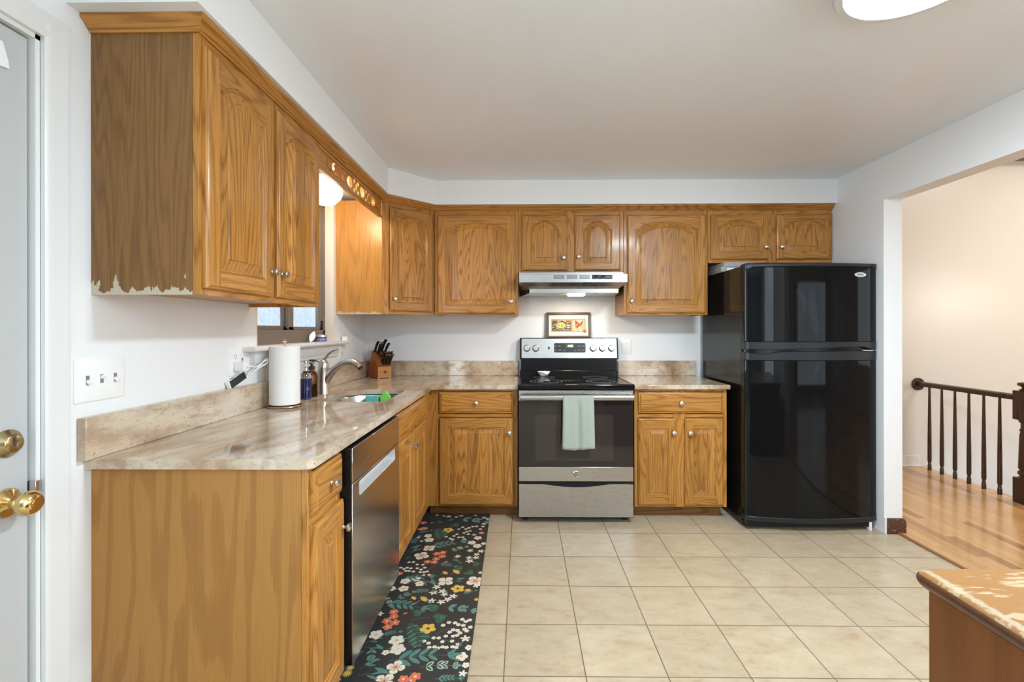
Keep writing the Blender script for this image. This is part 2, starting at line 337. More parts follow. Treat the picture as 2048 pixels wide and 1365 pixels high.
# ---------------------------------------------------------------- mesh builder
class B:
    def __init__(s): s.v, s.f, s.m = [], [], []
    def add(s, vs, fs, m=0):
        o = len(s.v); s.v += [tuple(v) for v in vs]
        for i, f in enumerate(fs):
            s.f.append([o+k for k in f]); s.m.append(m[i] if isinstance(m, list) else m)
        return s
    def box(s, x0, x1, y0, y1, z0, z1, m=0):
        vs = [(x, y, z) for z in (z0, z1) for y in (y0, y1) for x in (x0, x1)]
        return s.add(vs, [(0,2,3,1), (4,5,7,6), (0,1,5,4), (2,6,7,3), (0,4,6,2), (1,3,7,5)], m)
    def cbox(s, c, sx, sy, sz, M=None, m=0):
        b = B().box(-sx/2, sx/2, -sy/2, sy/2, -sz/2, sz/2)
        M = M or Matrix.Identity(4)
        return s.add([tuple(M @ V(v) + V(c)) for v in b.v], b.f, m)
    def prism(s, pts, a0, a1, plane='xy', m=0, holes=()):
        mp = {'xy': lambda p, q, a: (p, q, a), 'xz': lambda p, q, a: (p, a, q), 'yz': lambda p, q, a: (a, p, q)}[plane]
        loops = [list(pts)] + [list(h) for h in holes]
        flat = [p for l in loops for p in l]; n = len(flat)
        vs = [mp(p, q, a0) for p, q in flat] + [mp(p, q, a1) for p, q in flat]
        fs = []
        if holes:
            tris = tessellate_polygon([[V((p, q, 0)) for p, q in l] for l in loops])
            fs += [tuple(t) for t in tris] + [tuple(n+k for k in t) for t in tris]
        else:
            fs += [tuple(range(n)), tuple(range(n, 2*n))]
        o = 0
        for l in loops:
            k = len(l)
            for i in range(k):
                j = (i+1) % k
                fs.append((o+i, o+j, n+o+j, n+o+i))
            o += k
        return s.add(vs, fs, m)
    def lathe(s, prof, c=(0,0,0), axis='z', n=24, m=0, sx=1.0, sy=1.0):
        rings = []; vs = []; fs = []
        for r, h in prof:
            if r < 1e-6:
                rings.append([len(vs)]); vs.append((0, 0, h))
            else:
                rings.append(list(range(len(vs), len(vs)+n)))
                vs += [(r*sx*cos(2*pi*i/n), r*sy*sin(2*pi*i/n), h) for i in range(n)]
        for a, b in zip(rings, rings[1:]):
            for i in range(n):
                j = (i+1) % n
                if len(a) == 1 and len(b) == 1: continue
                if len(a) == 1: fs.append((a[0], b[j], b[i]))
                elif len(b) == 1: fs.append((a[i], a[j], b[0]))
                else: fs.append((a[i], a[j], b[j], b[i]))
        mp = {'z': lambda x, y, h: (x, y, h), 'y-': lambda x, y, h: (x, -h, y), 'y': lambda x, y, h: (-x, h, y), 'x': lambda x, y, h: (h, x, y)}[axis]
        return s.add([tuple(V(mp(*v)) + V(c)) for v in vs], fs, m)
    def tube(s, pts, r, n=10, m=0, caps=True, flat=1.0):
        pts = [V(p) for p in pts]; k = len(pts)
        rs = r if isinstance(r, (list, tuple)) else [r]*k
        vs = []; fs = []; up = None
        for i, p in enumerate(pts):
            t = (pts[min(i+1, k-1)] - pts[max(i-1, 0)]).normalized()
            if up is None:
                up = t.orthogonal().normalized() if abs(t.z) > 0.9 else V((0,0,1))
            a = (up - t*up.dot(t)).normalized(); up = a; b = t.cross(a)
            vs += [p + (a*cos(2*pi*q/n)*flat + b*sin(2*pi*q/n))*rs[i] for q in range(n)]
        for i in range(k-1):
            for q in range(n):
                j = (q+1) % n
                fs.append((i*n+q, i*n+j, (i+1)*n+j, (i+1)*n+q))
        if caps: fs += [tuple(range(n)), tuple(range((k-1)*n, k*n))]
        return s.add(vs, fs, m)
    def loft(s, loops, m=0, cap0=False, cap1=True):
        n = len(loops[0]); vs = [p for l in loops for p in l]; fs = []
        for i in range(len(loops)-1):
            for q in range(n):
                j = (q+1) % n
                fs.append((i*n+q, i*n+j, (i+1)*n+j, (i+1)*n+q))
        if cap0: fs.append(tuple(range(n)))
        if cap1: fs.append(tuple(range((len(loops)-1)*n, len(loops)*n)))
        return s.add(vs, fs, m)
    def build(s, name, mats, parent=None, loc=(0,0,0), rot=(0,0,0), bevel=0, world=False, sharp=38, seg=2, merge=True, label=None):
        me = bpy.data.meshes.new(name)
        me.from_pydata(s.v, [], s.f)
        for k in (mats if isinstance(mats, (list, tuple)) else [mats]): me.materials.append(MT[k] if isinstance(k, str) else k)
        for p, mi in zip(me.polygons, s.m): p.material_index = mi
        bm = bmesh.new(); bm.from_mesh(me)
        if merge: bmesh.ops.remove_doubles(bm, verts=bm.verts, dist=1e-5)
        bmesh.ops.recalc_face_normals(bm, faces=bm.faces)
        for f in bm.faces: f.smooth = True
        bm.to_mesh(me); bm.free()
        if hasattr(me, 'set_sharp_from_angle'): me.set_sharp_from_angle(angle=RAD(sharp))
        o = link(bpy.data.objects.new(name, me))
        if parent: o.parent = parent
        if world and parent:
            p = parent; off = V((0,0,0))
            while p: off += V(p.location); p = p.parent
            loc = tuple(-off)
        o.location = loc; o.rotation_euler = rot
        if bevel:
            md = o.modifiers.new('bevel', 'BEVEL'); md.width = bevel; md.segments = seg; md.limit_method = 'ANGLE'; md.angle_limit = RAD(40)
        if label: o['label'] = label
        return o
def thing(name, label, cat, loc=(0,0,0), rz=0, group=None):
    o = link(bpy.data.objects.new(name, None)); o.location = loc; o.rotation_euler = (0, 0, rz)
    o.empty_display_size = 0.05
    o['label'] = label; o['category'] = cat
    if group: o['group'] = group
    return o
def tag(o, label, cat, group=None):
    o['label'] = label; o['category'] = cat
    if group: o['group'] = group
    return o
def struct(o):
    o['kind'] = 'structure'; return o
def text(name, s, size, mat, parent, loc, rot, extrude=0.0004, shear=0.0, sx=1.0):
    cu = bpy.data.curves.new(name, 'FONT'); cu.body = s; cu.size = size; cu.extrude = extrude
    cu.align_x = 'CENTER'; cu.align_y = 'CENTER'; cu.shear = shear
    t = link(bpy.data.objects.new(name + '_curve', cu))
    bpy.context.view_layer.update()
    me = bpy.data.meshes.new_from_object(t.evaluated_get(bpy.context.evaluated_depsgraph_get()))
    bpy.data.objects.remove(t)
    me.materials.clear(); me.materials.append(MT[mat])
    o = link(bpy.data.objects.new(name, me)); o.parent = parent; o.location = loc; o.rotation_euler = rot; o.scale = (sx, 1, 1)
    return o
def rrect(x0, x1, y0, y1, r, n=6):
    if not isinstance(r, (tuple, list)): r = (r,)*4
    pts = []
    for (cx, cy, a0), q in zip(((x0, y0, 180), (x1, y0, 270), (x1, y1, 0), (x0, y1, 90)), r):
        px = cx + q*(1 if cx == x0 else -1); py = cy + q*(1 if cy == y0 else -1)
        for i in range(n+1):
            a = RAD(a0 + 90*i/n); pts.append((px + q*cos(a), py + q*sin(a)))
    return pts
def sweep(path, prof, closed_prof=True):
    """profile (offset to the right of travel, z) along a flat polyline with mitred corners"""
    P = [V(p) for p in path]; k = len(P); nrm = []
    for i in range(k-1):
        d = (P[i+1]-P[i]).normalized(); nrm.append(V((d.y, -d.x)))
    loops = []
    for i in range(k):
        if i == 0: mt = nrm[0]
        elif i == k-1: mt = nrm[-1]
        else:
            mt = (nrm[i-1]+nrm[i]); mt = mt / (1 + nrm[i-1].dot(nrm[i]))
        loops.append([(P[i].x+mt.x*o, P[i].y+mt.y*o, z) for o, z in prof])
    b = B(); b.loft(loops, 0, True, True); return b

# ---------------------------------------------------------------- the setting
XL, XR, YB, ZC = -1.27, 2.277, 3.78, 2.375
struct(B().box(XL-.12, 2.37, -4.62, YB+.12, -.06, 0).build('floor', 'tile'))
b = B().prism([(2.37,-3.2),(6.4,-3.2),(6.4,3.36),(3.75,3.36),(3.75,4.4),(2.37,4.4)], -.06, .006)
struct(b.build('floor_hall', 'plank'))
struct(B().box(2.352, 2.372, .9, 2.966, 0, .010).build('trim_threshold', simple('threshold_wood', (.30,.14,.045), .35, .25), bevel=.004))
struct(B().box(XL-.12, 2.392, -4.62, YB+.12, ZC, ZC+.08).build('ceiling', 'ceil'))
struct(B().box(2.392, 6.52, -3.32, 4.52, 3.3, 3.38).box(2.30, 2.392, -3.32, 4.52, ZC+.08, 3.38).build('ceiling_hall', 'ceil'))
struct(B().box(XL-.12, 2.392, YB, YB+.12, 0, ZC).build('wall_back', 'wall'))
b = B()
b.box(XL-.12, XL, -4.5, .38, 0, ZC); b.box(XL-.12, XL, .38, 1.215, 2.062, ZC)
b.box(XL-.12, XL, 1.215, 2.21, 0, ZC); b.box(XL-.12, XL, 2.21, 3.14, 0, 1.19); b.box(XL-.12, XL, 2.21, 3.14, 2.15, ZC); b.box(XL-.12, XL, 3.14, YB, 0, ZC)
struct(b.build('wall_left', 'wall'))
b = B(); b.box(XR, 2.392, 2.966, YB, 0, ZC); b.box(XR, 2.392, .9, 2.966, 2.105, ZC); b.box(XR, 2.392, -4.5, .9, 0, ZC)
struct(b.build('wall_right', 'wall'))
MT['sage_wall'] = paint('grey_sage_dining_wall', (0.27, 0.27, 0.25), 0.5)
struct(B().box(XL-.12, 2.392, -4.62, -4.5, 0, ZC).build('wall_front', 'sage_wall'))
struct(B().box(2.392, 6.4, 4.4, 4.52, -1.6, 3.3).build('wall_hall', 'hallwall'))
b = B(); b.box(2.392, 4.1, -3.32, -3.2, 0, 3.3); b.box(6.1, 6.4, -3.32, -3.2, 0, 3.3); b.box(4.1, 6.1, -3.32, -3.2, 2.1, 3.3)
struct(b.build('wall_living', 'hallwall'))
struct(B().box(6.4, 6.52, -3.2, 4.52, -1.6, 3.3).build('wall_stair', 'hallwall'))
struct(B().box(2.392, 6.4, 3.30, 4.4, -1.66, -1.6).build('floor_stairwell', 'plank'))
struct(B().box(2.392, 2.5, 3.78, 4.4, -.06, 3.3).build('wall_nook', 'hallwall'))
struct(B().box(2.5, 3.70, 4.383, 4.4, .006, .105).box(2.5, 3.72, 4.372, 4.4, .006, .02).build('baseboard_hall', 'trim', bevel=.003))
# the sliding door of the living room, seen only as a reflection
sd = struct(B().box(4.1, 4.16, -3.28, -3.22, 0, 2.1).box(6.04, 6.1, -3.28, -3.22, 0, 2.1).box(5.05, 5.13, -3.28, -3.22, 0, 2.1).box(4.1, 6.1, -3.28, -3.22, 2.04, 2.1).build('window_2', 'bronze'))
B().box(4.16, 6.04, -3.255, -3.25, 0, 2.04).build('pane', 'pane', sd)
MT['leaf'] = simple('garden_leaves', (0.05, 0.16, 0.05), 0.6, 0.5, 9)
b = B()
for i in range(46):
    x = random.uniform(2.5, 8.5); z = random.uniform(0.0, 2.6); r = random.uniform(.25, .6)
    b.lathe([(0, -r), (r*.7, -r*.7), (r, 0), (r*.7, r*.7), (0, r)], (x, -5.6+random.uniform(-.4, .4), z), n=8)
o = b.build('hedge', 'leaf'); tag(o, 'leafy green hedge outside behind the glass sliding door', 'hedge'); o['kind'] = 'stuff'
struct(B().box(-6, 12, -9, -3.32, -.2, -.1).build('ground_outside', 'leaf'))
# made-up window frames and a box dressing the added fill lights
for nm, xw, sg, y0, y1, z0, z1 in (('added_fill_frame_right', XR, -1, -2.47, -.23, .54, 2.36), ('added_fill_frame_left', XL, 1, -2.52, -.48, .54, 2.36)):
    fr_ = B().prism([(y0-.05,z0-.05),(y1+.05,z0-.05),(y1+.05,z1),(y0-.05,z1)], xw, xw + sg*.024, 'yz', holes=[[(y0,z0),(y1,z0),(y1,z1-.03),(y0,z1-.03)]])
    wo = struct(fr_.build(nm, 'trim', bevel=.003))
    B().box(min(xw+sg*.004, xw+sg*.010), max(xw+sg*.004, xw+sg*.010), y0, y1, z0, z1-.03).build('pane', 'pane', wo)
struct(B().box(1.68, 2.22, -1.27, -.73, 2.335, ZC).build('added_fill_box', 'trim', bevel=.006))
# soffit above the cabinets
struct(B().prism([(XL,1.285),(-.9,1.285),(-.9,3.12),(-.632,3.40),(XR,3.40),(XR,YB),(XL,YB)], 2.2, ZC).build('ceiling_soffit', 'wall'))
# brown baseboard stub wrapped round the wall end
b = B(); prof = [(0,.0),(.014,.0),(.014,.072),(.008,.092),(0,.095)]
b = sweep([(2.288, 2.966), (2.392, 2.966), (2.392, 3.5)], prof)
struct(b.build('baseboard_right', 'chipped'))
struct(B().box(XR-.004, XR+.010, 2.955, 2.966, 0, .1).build('trim_corner', 'trim'))
# dark beam over the stairs
tag(B().box(2.5, 6.4, 4.24, 4.4, 2.85, 3.05).build('ceiling_beam', 'dark_wood', bevel=.004), 'dark stained wooden beam high on the warm-lit wall beyond the doorway header', 'beam')

# window over the sink
wn = struct(B().prism([(2.21,1.21),(3.14,1.21),(3.14,2.150),(2.21,2.150)], XL-.12, XL-.118, 'yz', holes=[[(2.23,1.30),(3.12,1.30),(3.12,2.130),(2.23,2.130)]]).build('window_1', 'bronze'))
fb = B(); fb.box(XL-.115, XL-.062, 2.21, 3.14, 1.205, 1.285); fb.box(XL-.115, XL-.062, 2.21, 3.14, 2.105, 2.150)
fb.box(XL-.115, XL-.062, 2.21, 2.235, 1.21, 2.150); fb.box(XL-.115, XL-.062, 3.105, 3.14, 1.21, 2.150)
fb.build('window_frame', 'bronze', wn, bevel=.003)
sb = B()
sb.box(XL-.112, XL-.092, 2.235, 2.70, 1.285, 1.31); sb.box(XL-.112, XL-.092, 2.645, 2.70, 1.285, 2.110); sb.box(XL-.112, XL-.092, 2.235, 2.26, 1.285, 2.110)
sb.build('sliding_sash', 'bronze', wn, bevel=.002)
sb = B()
sb.box(XL-.088, XL-.066, 2.655, 3.105, 1.285, 1.305); sb.box(XL-.088, XL-.066, 2.655, 2.71, 1.285, 2.110); sb.box(XL-.088, XL-.066, 3.07, 3.105, 1.285, 2.110)
sb.build('sliding_sash', 'bronze', wn, bevel=.002)
B().box(XL-.104, XL-.100, 2.26, 2.645, 1.31, 2.110).build('pane', 'pane', wn)
B().box(XL-.078, XL-.074, 2.71, 3.07, 1.305, 2.110).build('pane', 'pane', wn)
B().box(XL-.066, XL-.052, 3.075, 3.088, 1.285, 1.345).build('latch', 'black', wn, bevel=.002)
MT['cream_jamb'] = paint('cream_window_jamb', (0.76, 0.71, 0.62), 0.4, 90, 0.03)
b = B(); b.box(XL-.06, XL-.0, 3.128, 3.14, 1.21, 2.150); b.box(XL-.06, XL, 2.21, 2.222, 1.21, 2.150); b.box(XL-.06, XL, 2.21, 3.14, 2.138, 2.150)
struct(b.build('trim_window', 'cream_jamb'))
# sill and apron
b = sweep([(XL, 2.10), (XL+.055, 2.10), (XL+.055, 3.235), (XL, 3.235)], [(-.055,1.186),(0,1.186),(.008,1.190),(.011,1.198),(.008,1.206),(0,1.210),(-.055,1.210)])
b.box(XL-.06, XL+.01, 2.222, 3.128, 1.188, 1.210)
struct(b.build('trim_sill', 'trim'))
b = sweep([(XL, 2.165), (XL+.016, 2.165), (XL+.016, 3.15), (XL, 3.15)], [(-.016,1.108),(0,1.108),(.005,1.112),(.003,1.124),(.010,1.134),(.010,1.165),(.016,1.186),(-.016,1.186)])
struct(b.build('trim_apron', 'trim'))

# entry door on the left wall
MT['door_grey'] = paint('pale_grey_door_paint', (0.49, 0.50, 0.505), 0.35, 60, 0.03)
d = struct(B().box(XL-.055, XL-.014, 0.40, 1.197, .008, 2.045).build('door_1', 'door_grey', bevel=.002))
for (y0, y1) in ((.50, .72), (.82, 1.05)):
    for (z0, z1) in ((.25, .80), (1.0, 1.62), (1.72, 1.93)):
        B().loft([[(XL-.014, y, z) for y, z in rrect(y0, y1, z0, z1, .001, 1)], [(XL-.010, y, z) for y, z in rrect(y0+.012, y1-.012, z0+.012, z1-.012, .001, 1)],
                  [(XL-.013, y, z) for y, z in rrect(y0+.03, y1-.03, z0+.03, z1-.03, .001, 1)]]).build('door_panel', 'door_grey', d)
cas = [(0,0),(.0,.012),(.010,.016),(.030,.013),(.052,.019),(.064,.018),(.066,0)]
def casing(y_edge, sgn, z0, z1):
    return B().prism([(XL + t, y_edge + sgn*o) for o, t in cas], z0, z1)
b = casing(1.216, 1, 0, 2.128); b2 = casing(.378, -1, 0, 2.128); b.add(b2.v, b2.f)
b.prism([(XL + t, 2.062 + o) for o, t in cas], .312, 1.282, 'xz')
b.build('door_casing', 'trim', d)
MT['weather'] = simple('grey_weatherstrip', (0.22, 0.22, 0.22), 0.6)
B().box(XL-.12, XL, 1.203, 1.216, 0, 2.062).box(XL-.12, XL, .378, .392, 0, 2.062).box(XL-.12, XL, .378, 1.216, 2.05, 2.062).build('door_jamb', 'trim', d)
B().box(XL-.035, XL-.022, 1.198, 1.203, 0, 2.05).build('weatherstrip', 'weather', d)
B().box(XL-.02, XL+.004, 1.199, 1.214, .835, .895).build('strike_plate', 'nickel', d, bevel=.001)
k = B(); k.lathe([(0,0),(.036,0),(.036,.004),(.033,.009),(.020,.014),(.013,.018),(.012,.034),(.018,.038),(.027,.046),(.031,.056),(.030,.066),(.022,.075),(.012,.078),(0,.078)], (XL-.014, 1.145, .858), 'x', 32)
kb = k.build('door_knob', 'brass', d)
B().lathe([(0,0),(.010,0),(.010,.003),(0,.003)], (XL+.0635, 1.145, .858), 'x', 20).build('turn_button', 'brass', kb)
k = B(); k.lathe([(0,0),(.034,0),(.034,.006),(.030,.009),(.028,.012),(.025,.014),(.023,.020),(.020,.022),(0,.022)], (XL-.014, 1.147, 1.006), 'x', 32)
kb = k.build('deadbolt', 'brass_old', d)
B().box(XL+.007, XL+.009, 1.145, 1.149, .998, 1.011).build('keyhole', 'slot', kb)
o = B().prism([(.9,2.0),(1.135,2.0),(1.148,1.958),(1.15,1.94),(.9,1.90)], XL-.0098, XL-.0088, 'yz').build('paper_sheet', 'white')
tag(o, 'white paper corner stuck high on the white entry door', 'paper')

# ---------------------------------------------------------------- cabinets
KNOB = [(0,0),(.0075,0),(.0075,.003),(.005,.006),(.005,.012),(.009,.015),(.0145,.018),(.0155,.021),(.0145,.0245),(.010,.027),(.004,.0285),(0,.029)]
def knob(parent, x, z, y=-.02, sx=1.0, sy=1.0):
    return B().lathe(KNOB, (0,0,0), 'y-', 22, sx=sx, sy=sy).build('knob', 'nickel', parent, loc=(x, y, z))
def door_mesh(w, h, arch=True, sw=.056, rb=.056, rt=.05, rise=.05, n=18, t=.020):
    b = B(); xl, xr, zb = sw, w-sw, rb
    zs = h - rt - (rise if arch else 0)
    def out(d):
        pts = [(xl+d, zb+d), (xr-d, zb+d)]
        for i in range(n+1):
            s = 1 - 2*i/n; x = (xl+xr)/2 + s*((xr-xl)/2 - d)
            a = abs(s); z = zs
            if arch and a < .86: z = zs + .012 + (rise-.012)*(1-(a/.86)**2)
            pts.append((x, z-d))
        return pts
    inner = out(0); xs = [p[0] for p in inner[2:]]
    outer = [(0,0),(xl,0),(xr,0),(w,0),(w,h)] + [(x, h) for x in xs] + [(0,h)]
    def ins(e): return [(min(max(x,e),w-e), min(max(z,e),h-e)) for x, z in outer]
    b.loft([[(x,0,z) for x,z in outer], [(x,-.012,z) for x,z in outer], [(x,-.0155,z) for x,z in ins(.003)], [(x,-.017,z) for x,z in ins(.007)], [(x,-t,z) for x,z in ins(.010)]], [0 if (k % len(outer)) in (3, len(outer)-1) else 1 for k in range(4*len(outer))] + [0], True, False)
    fo = ins(.010); y = -t
    F = lambda p: (p[0], y, p[1])
    L, Rr = inner[-1], inner[2]
    b.add([F(fo[0]), F(fo[1]), F(inner[0]), F(L), F(fo[-2]), F(fo[-1])], [(0,1,2,3,4,5)], 0)
    b.add([F(fo[2]), F(fo[3]), F(fo[4]), F(fo[5]), F(Rr), F(inner[1])], [(0,1,2,3,4,5)], 0)
    b.add([F(fo[1]), F(fo[2]), F(inner[1]), F(inner[0])], [(0,1,2,3)], 1)
    for i in range(n):
        b.add([F(fo[5+i]), F(fo[6+i]), F(inner[3+i]), F(inner[2+i])], [(0,1,2,3)], 1)
    steps = [(0,0),(.004,.005),(.008,.0045),(.012,.009),(.016,.009),(.040,.002),(.043,.0035),(.046,.0005)]
    loops = [[(x, y+dy, z) for x, z in out(d)] for d, dy in steps]
    nn = n+3
    for a, (l0, l1) in enumerate(zip(loops, loops[1:])):
        for q in range(nn):
            j = (q+1) % nn
            side = q == 1 or q == nn-1
            b.add([l0[q], l0[j], l1[j], l1[q]], [(0,1,2,3)], (0 if side else 1) if a < 3 else 2)
    b.add(loops[-1], [tuple(range(nn))], 2)
    return b
def drawer_mesh(w, h, t=.020):
    b = B(); R0 = lambda e, y: [(e,y,e),(w-e,y,e),(w-e,y,h-e),(e,y,h-e)]
    b.loft([R0(0,0), R0(0,-.011), R0(.004,-.0135), R0(.009,-.0145), R0(.012,-.018), R0(.016,-t)], 0, True, True); return b
def put_door(root, x, z, w, h, arch=True, kn=None, **kw):
    o = door_mesh(w, h, arch, **kw).build('door', ['oak_v', 'oak_h', 'oak_panel'], root, loc=(x, 0, z), sharp=25)
    if kn: knob(o, kn[0]*1.0, kn[1])
    return o
def put_drawer(root, x, z, w, h, kn=True, name='drawer'):
    o = drawer_mesh(w, h).build(name, 'oak_h', root, loc=(x, 0, z), sharp=25)
    if kn: knob(o, w/2, h/2)
    return o
def cabinet(name, label, loc, rz, w, h, d, stiles, rails, zb=0.0, ch=None, sideL='oak_flat', sideR='oak_v', cat='cabinet', group=None, kick=None):
    """local x along the front, y into the cabinet, z up; stiles [(x0,x1)], rails [(z0,z1)]"""
    r = thing(name, label, cat, loc, rz, group)
    f = B()
    for x0, x1 in stiles: f.box(x0, x1, 0, .019, zb, h, 0)
    xs = sorted(stiles)
    for z0, z1 in rails:
        for (a, b_) in zip(xs, xs[1:]): f.box(a[1], b_[0], .0005, .019, z0, z1, 1)
    f.build('face_frame', ['oak_v', 'oak_h'], r, bevel=.0012, seg=1, merge=False)
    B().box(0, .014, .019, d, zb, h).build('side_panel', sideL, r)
    B().box(w-.014, w, .019, d, zb, h).build('side_panel', sideR, r)
    B().box(.014, w-.014, .0195, d, zb+.014, ch or h).build('carcass', 'oak_y', r)
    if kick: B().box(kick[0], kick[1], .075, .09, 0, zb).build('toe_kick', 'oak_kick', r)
    return r
ZU, HU = 1.392, .775
# upper run
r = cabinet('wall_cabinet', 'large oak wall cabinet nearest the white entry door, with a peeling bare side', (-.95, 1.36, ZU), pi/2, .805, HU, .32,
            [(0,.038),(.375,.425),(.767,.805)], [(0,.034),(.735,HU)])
put_door(r, .012, .020, .372, .718, kn=(.350, .092)); put_door(r, .413, .020, .366, .718, kn=(.022, .092))
ang = math.atan2(3.455-3.165, -.655+.955); wd = math.hypot(.30, .29)
r = thing('corner_cabinet', 'diagonal oak corner wall cabinet beside the window, one narrow arched door, glowing peeling side', 'cabinet', (-.955, 3.165, ZU), ang)
f = B(); f.box(0, .052, 0, .019, 0, HU, 0); f.box(wd-.04, wd, 0, .019, 0, HU, 0); f.box(.052, wd-.04, .0005, .019, 0, .03, 1); f.box(.052, wd-.04, .0005, .019, .74, HU, 1)
f.build('face_frame', ['oak_v','oak_h'], r, bevel=.0012, seg=1, merge=False)
put_door(r, .055, .022, wd-.075, .722, sw=.05, rise=.045, kn=(.028, .085))
c_, s_ = cos(-ang), sin(-ang)
def loc2(x, y): x -= -.955; y -= 3.165; return (c_*x - s_*y, s_*x + c_*y)
fp = [loc2(*p) for p in ((-.945,3.182),(-1.268,3.182),(-1.268,3.778),(-.662,3.778),(-.662,3.47))]
B().prism(fp, .012, HU).build('carcass', 'oak_y', r)
fp = [loc2(*p) for p in ((-.956,3.167),(-1.268,3.167),(-1.268,3.1815),(-.948,3.1815))]
B().prism(fp, 0, HU).build('side_panel', 'oak_flat_warm', r)
r = cabinet('wall_cabinet', 'square oak wall cabinet with one wide arched door between corner cabinet and range hood', (-.652, 3.455, ZU), 0, .622, HU, .325,
            [(0,.03),(.592,.622)], [(0,.03),(.735,HU)], sideR='oak_v')
put_door(r, .026, .012, .572, .726, kn=(.543, .088))
r = cabinet('wall_cabinet', 'short oak wall cabinet with two small arched doors directly above the range hood', (-.029, 3.455, 1.706), 0, .776, .461, .325,
            [(0,.03),(.357,.417),(.746,.776)], [(0,.03),(.42,.461)])
put_door(r, .027, .016, .333, .408, kn=(.306, .092), sw=.062, rise=.062, rb=.05, rt=.042); put_door(r, .415, .016, .335, .408, kn=(.027, .10), sw=.062, rise=.062, rb=.05, rt=.042)
r = cabinet('wall_cabinet', 'square oak wall cabinet with one wide arched door between range hood and black refrigerator', (.749, 3.455, ZU), 0, .617, HU, .325,
            [(0,.03),(.587,.617)], [(0,.03),(.735,HU)], sideL='oak_v')
put_door(r, .024, .014, .573, .722, kn=(.030, .088))
r = cabinet('wall_cabinet', 'low oak wall cabinet with two short wide arched doors above the black refrigerator', (1.368, 3.455, 1.775), 0, .906, .392, .325,
            [(0,.03),(.42,.51),(.876,.906)], [(0,.025),(.35,.392)])
put_door(r, .018, .024, .418, .328, kn=(.395, .088), rise=.05, rb=.05, rt=.036, sw=.05); put_door(r, .497, .026, .404, .330, kn=(.030, .086), rise=.05, rb=.05, rt=.036, sw=.05)
# pierced valance over the window
pts = [(2.166, 2.045), (3.132, 2.045), (3.132, 2.165), (2.166, 2.165)]
holes = []
def oval(cy, cz, ry, rz, n=20): return [(cy + ry*cos(2*pi*i/n), cz + rz*sin(2*pi*i/n)) for i in range(n)]
zc = 2.103
for k in range(4):
    y = 2.366 + k*.198
    holes.append(oval(y, zc, .040, .030))
for k in range(5):
    y = 2.267 + k*.198
    if k > 0: holes += [oval(y-.031, zc+.024, .013, .013, 12), oval(y-.031, zc-.024, .013, .013, 12)]
    if k < 4: holes += [oval(y+.031, zc+.024, .013, .013, 12), oval(y+.031, zc-.024, .013, .013, 12)]
    holes.append(oval(y, zc, .010, .024, 14))
v = B().prism(pts, -.969, -.951, 'yz', holes=holes).build('valance_board', 'oak_y', bevel=0)
tag(v, 'pierced oak valance board with oval cut-outs spanning above the sink window', 'valance')
v['label'] = 'pierced oak valance board with oval cut-outs spanning above the sink window'
B().box(-.951, -.944, 2.166, 3.132, 2.040, 2.052).build('bead', 'oak_y', v)
B().box(-.951, -.946, 2.166, 3.132, 2.140, 2.150).build('bead', 'oak_y', v)
# crown moulding along the whole upper run
prof = [(-.018,2.1675),(.0,2.1675),(.0,2.161),(.006,2.161),(.008,2.166),(.013,2.168),(.016,2.171),(.020,2.176),(.028,2.184),(.034,2.187),(.036,2.190),(.036,2.1985),(-.018,2.1985)]
cr = sweep([(XL+.002, 1.36), (-.95, 1.36), (-.95, 3.155), (-.652, 3.455), (XR-.002, 3.455)], prof)
np_ = len(prof); cr.m = [0 if (k//np_) == 1 else 1 for k in range(len(cr.f))]
cr = cr.build('crown_moulding', ['oak_y', 'oak_h'], sharp=30)
tag(cr, 'oak crown moulding running along the tops of all the wall cabinets', 'moulding')

# base run, left
ZT = .884
r = cabinet('base_cabinet', 'narrow oak base cabinet at the near counter end with big plywood side, drawer over door', (-.63, 1.36, 0), pi/2, .240, ZT, .64,
            [(0,.03),(.215,.240)], [(.10,.125),(.705,.735),(.868,ZT)], zb=.10, sideL='plywood', kick=(.014,.24))
B().box(0, .014, .019, .64, 0, .10).build('plinth_end', 'plywood', r)
put_drawer(r, .012, .737, .214, .128); put_door(r, .012, .118, .224, .590, False, kn=(.204, .50), sw=.05, rb=.06, rt=.06)
r = cabinet('sink_cabinet', 'oak sink base cabinet past the dishwasher with false drawer front and two doors', (-.63, 2.222, 0), pi/2, .940, ZT, .64,
            [(0,.03),(.375,.425),(.745,.940)], [(.10,.14),(.71,.74),(.868,ZT)], zb=.10, ch=.66, kick=(0,.94))
put_drawer(r, .022, .742, .722, .122, kn=False, name='drawer_front')
put_door(r, .022, .135, .358, .58, False, kn=(.336, .50), sw=.052, rb=.06, rt=.06); put_door(r, .400, .135, .344, .58, False, kn=(.026, .50), sw=.052, rb=.06, rt=.06)
# base run, back
r = cabinet('base_cabinet', 'oak base cabinet with one drawer and one door, left of the range', (-.645, 3.165, 0), 0, .612, ZT, .61,
            [(0,.075),(.575,.612)], [(.085,.115),(.69,.715),(.866,ZT)], zb=.085, kick=(0,.612))
put_drawer(r, .082, .720, .502, .142); put_door(r, .082, .100, .502, .586, False, kn=(.474, .49), sw=.06, rb=.062, rt=.062)
r = cabinet('base_cabinet', 'oak base cabinet with one wide drawer over two doors between range and refrigerator', (.756, 3.165, 0), 0, .622, ZT, .61,
            [(0,.03),(.26,.345),(.597,.622)], [(.085,.115),(.69,.715),(.866,ZT)], zb=.085, kick=(0,.605))
put_drawer(r, .026, .722, .566, .138)
put_door(r, .023, .100, .256, .586, False, kn=(.236, .492), sw=.05, rb=.062, rt=.062); put_door(r, .338, .100, .256, .586, False, kn=(.030, .49), sw=.05, rb=.062, rt=.062)

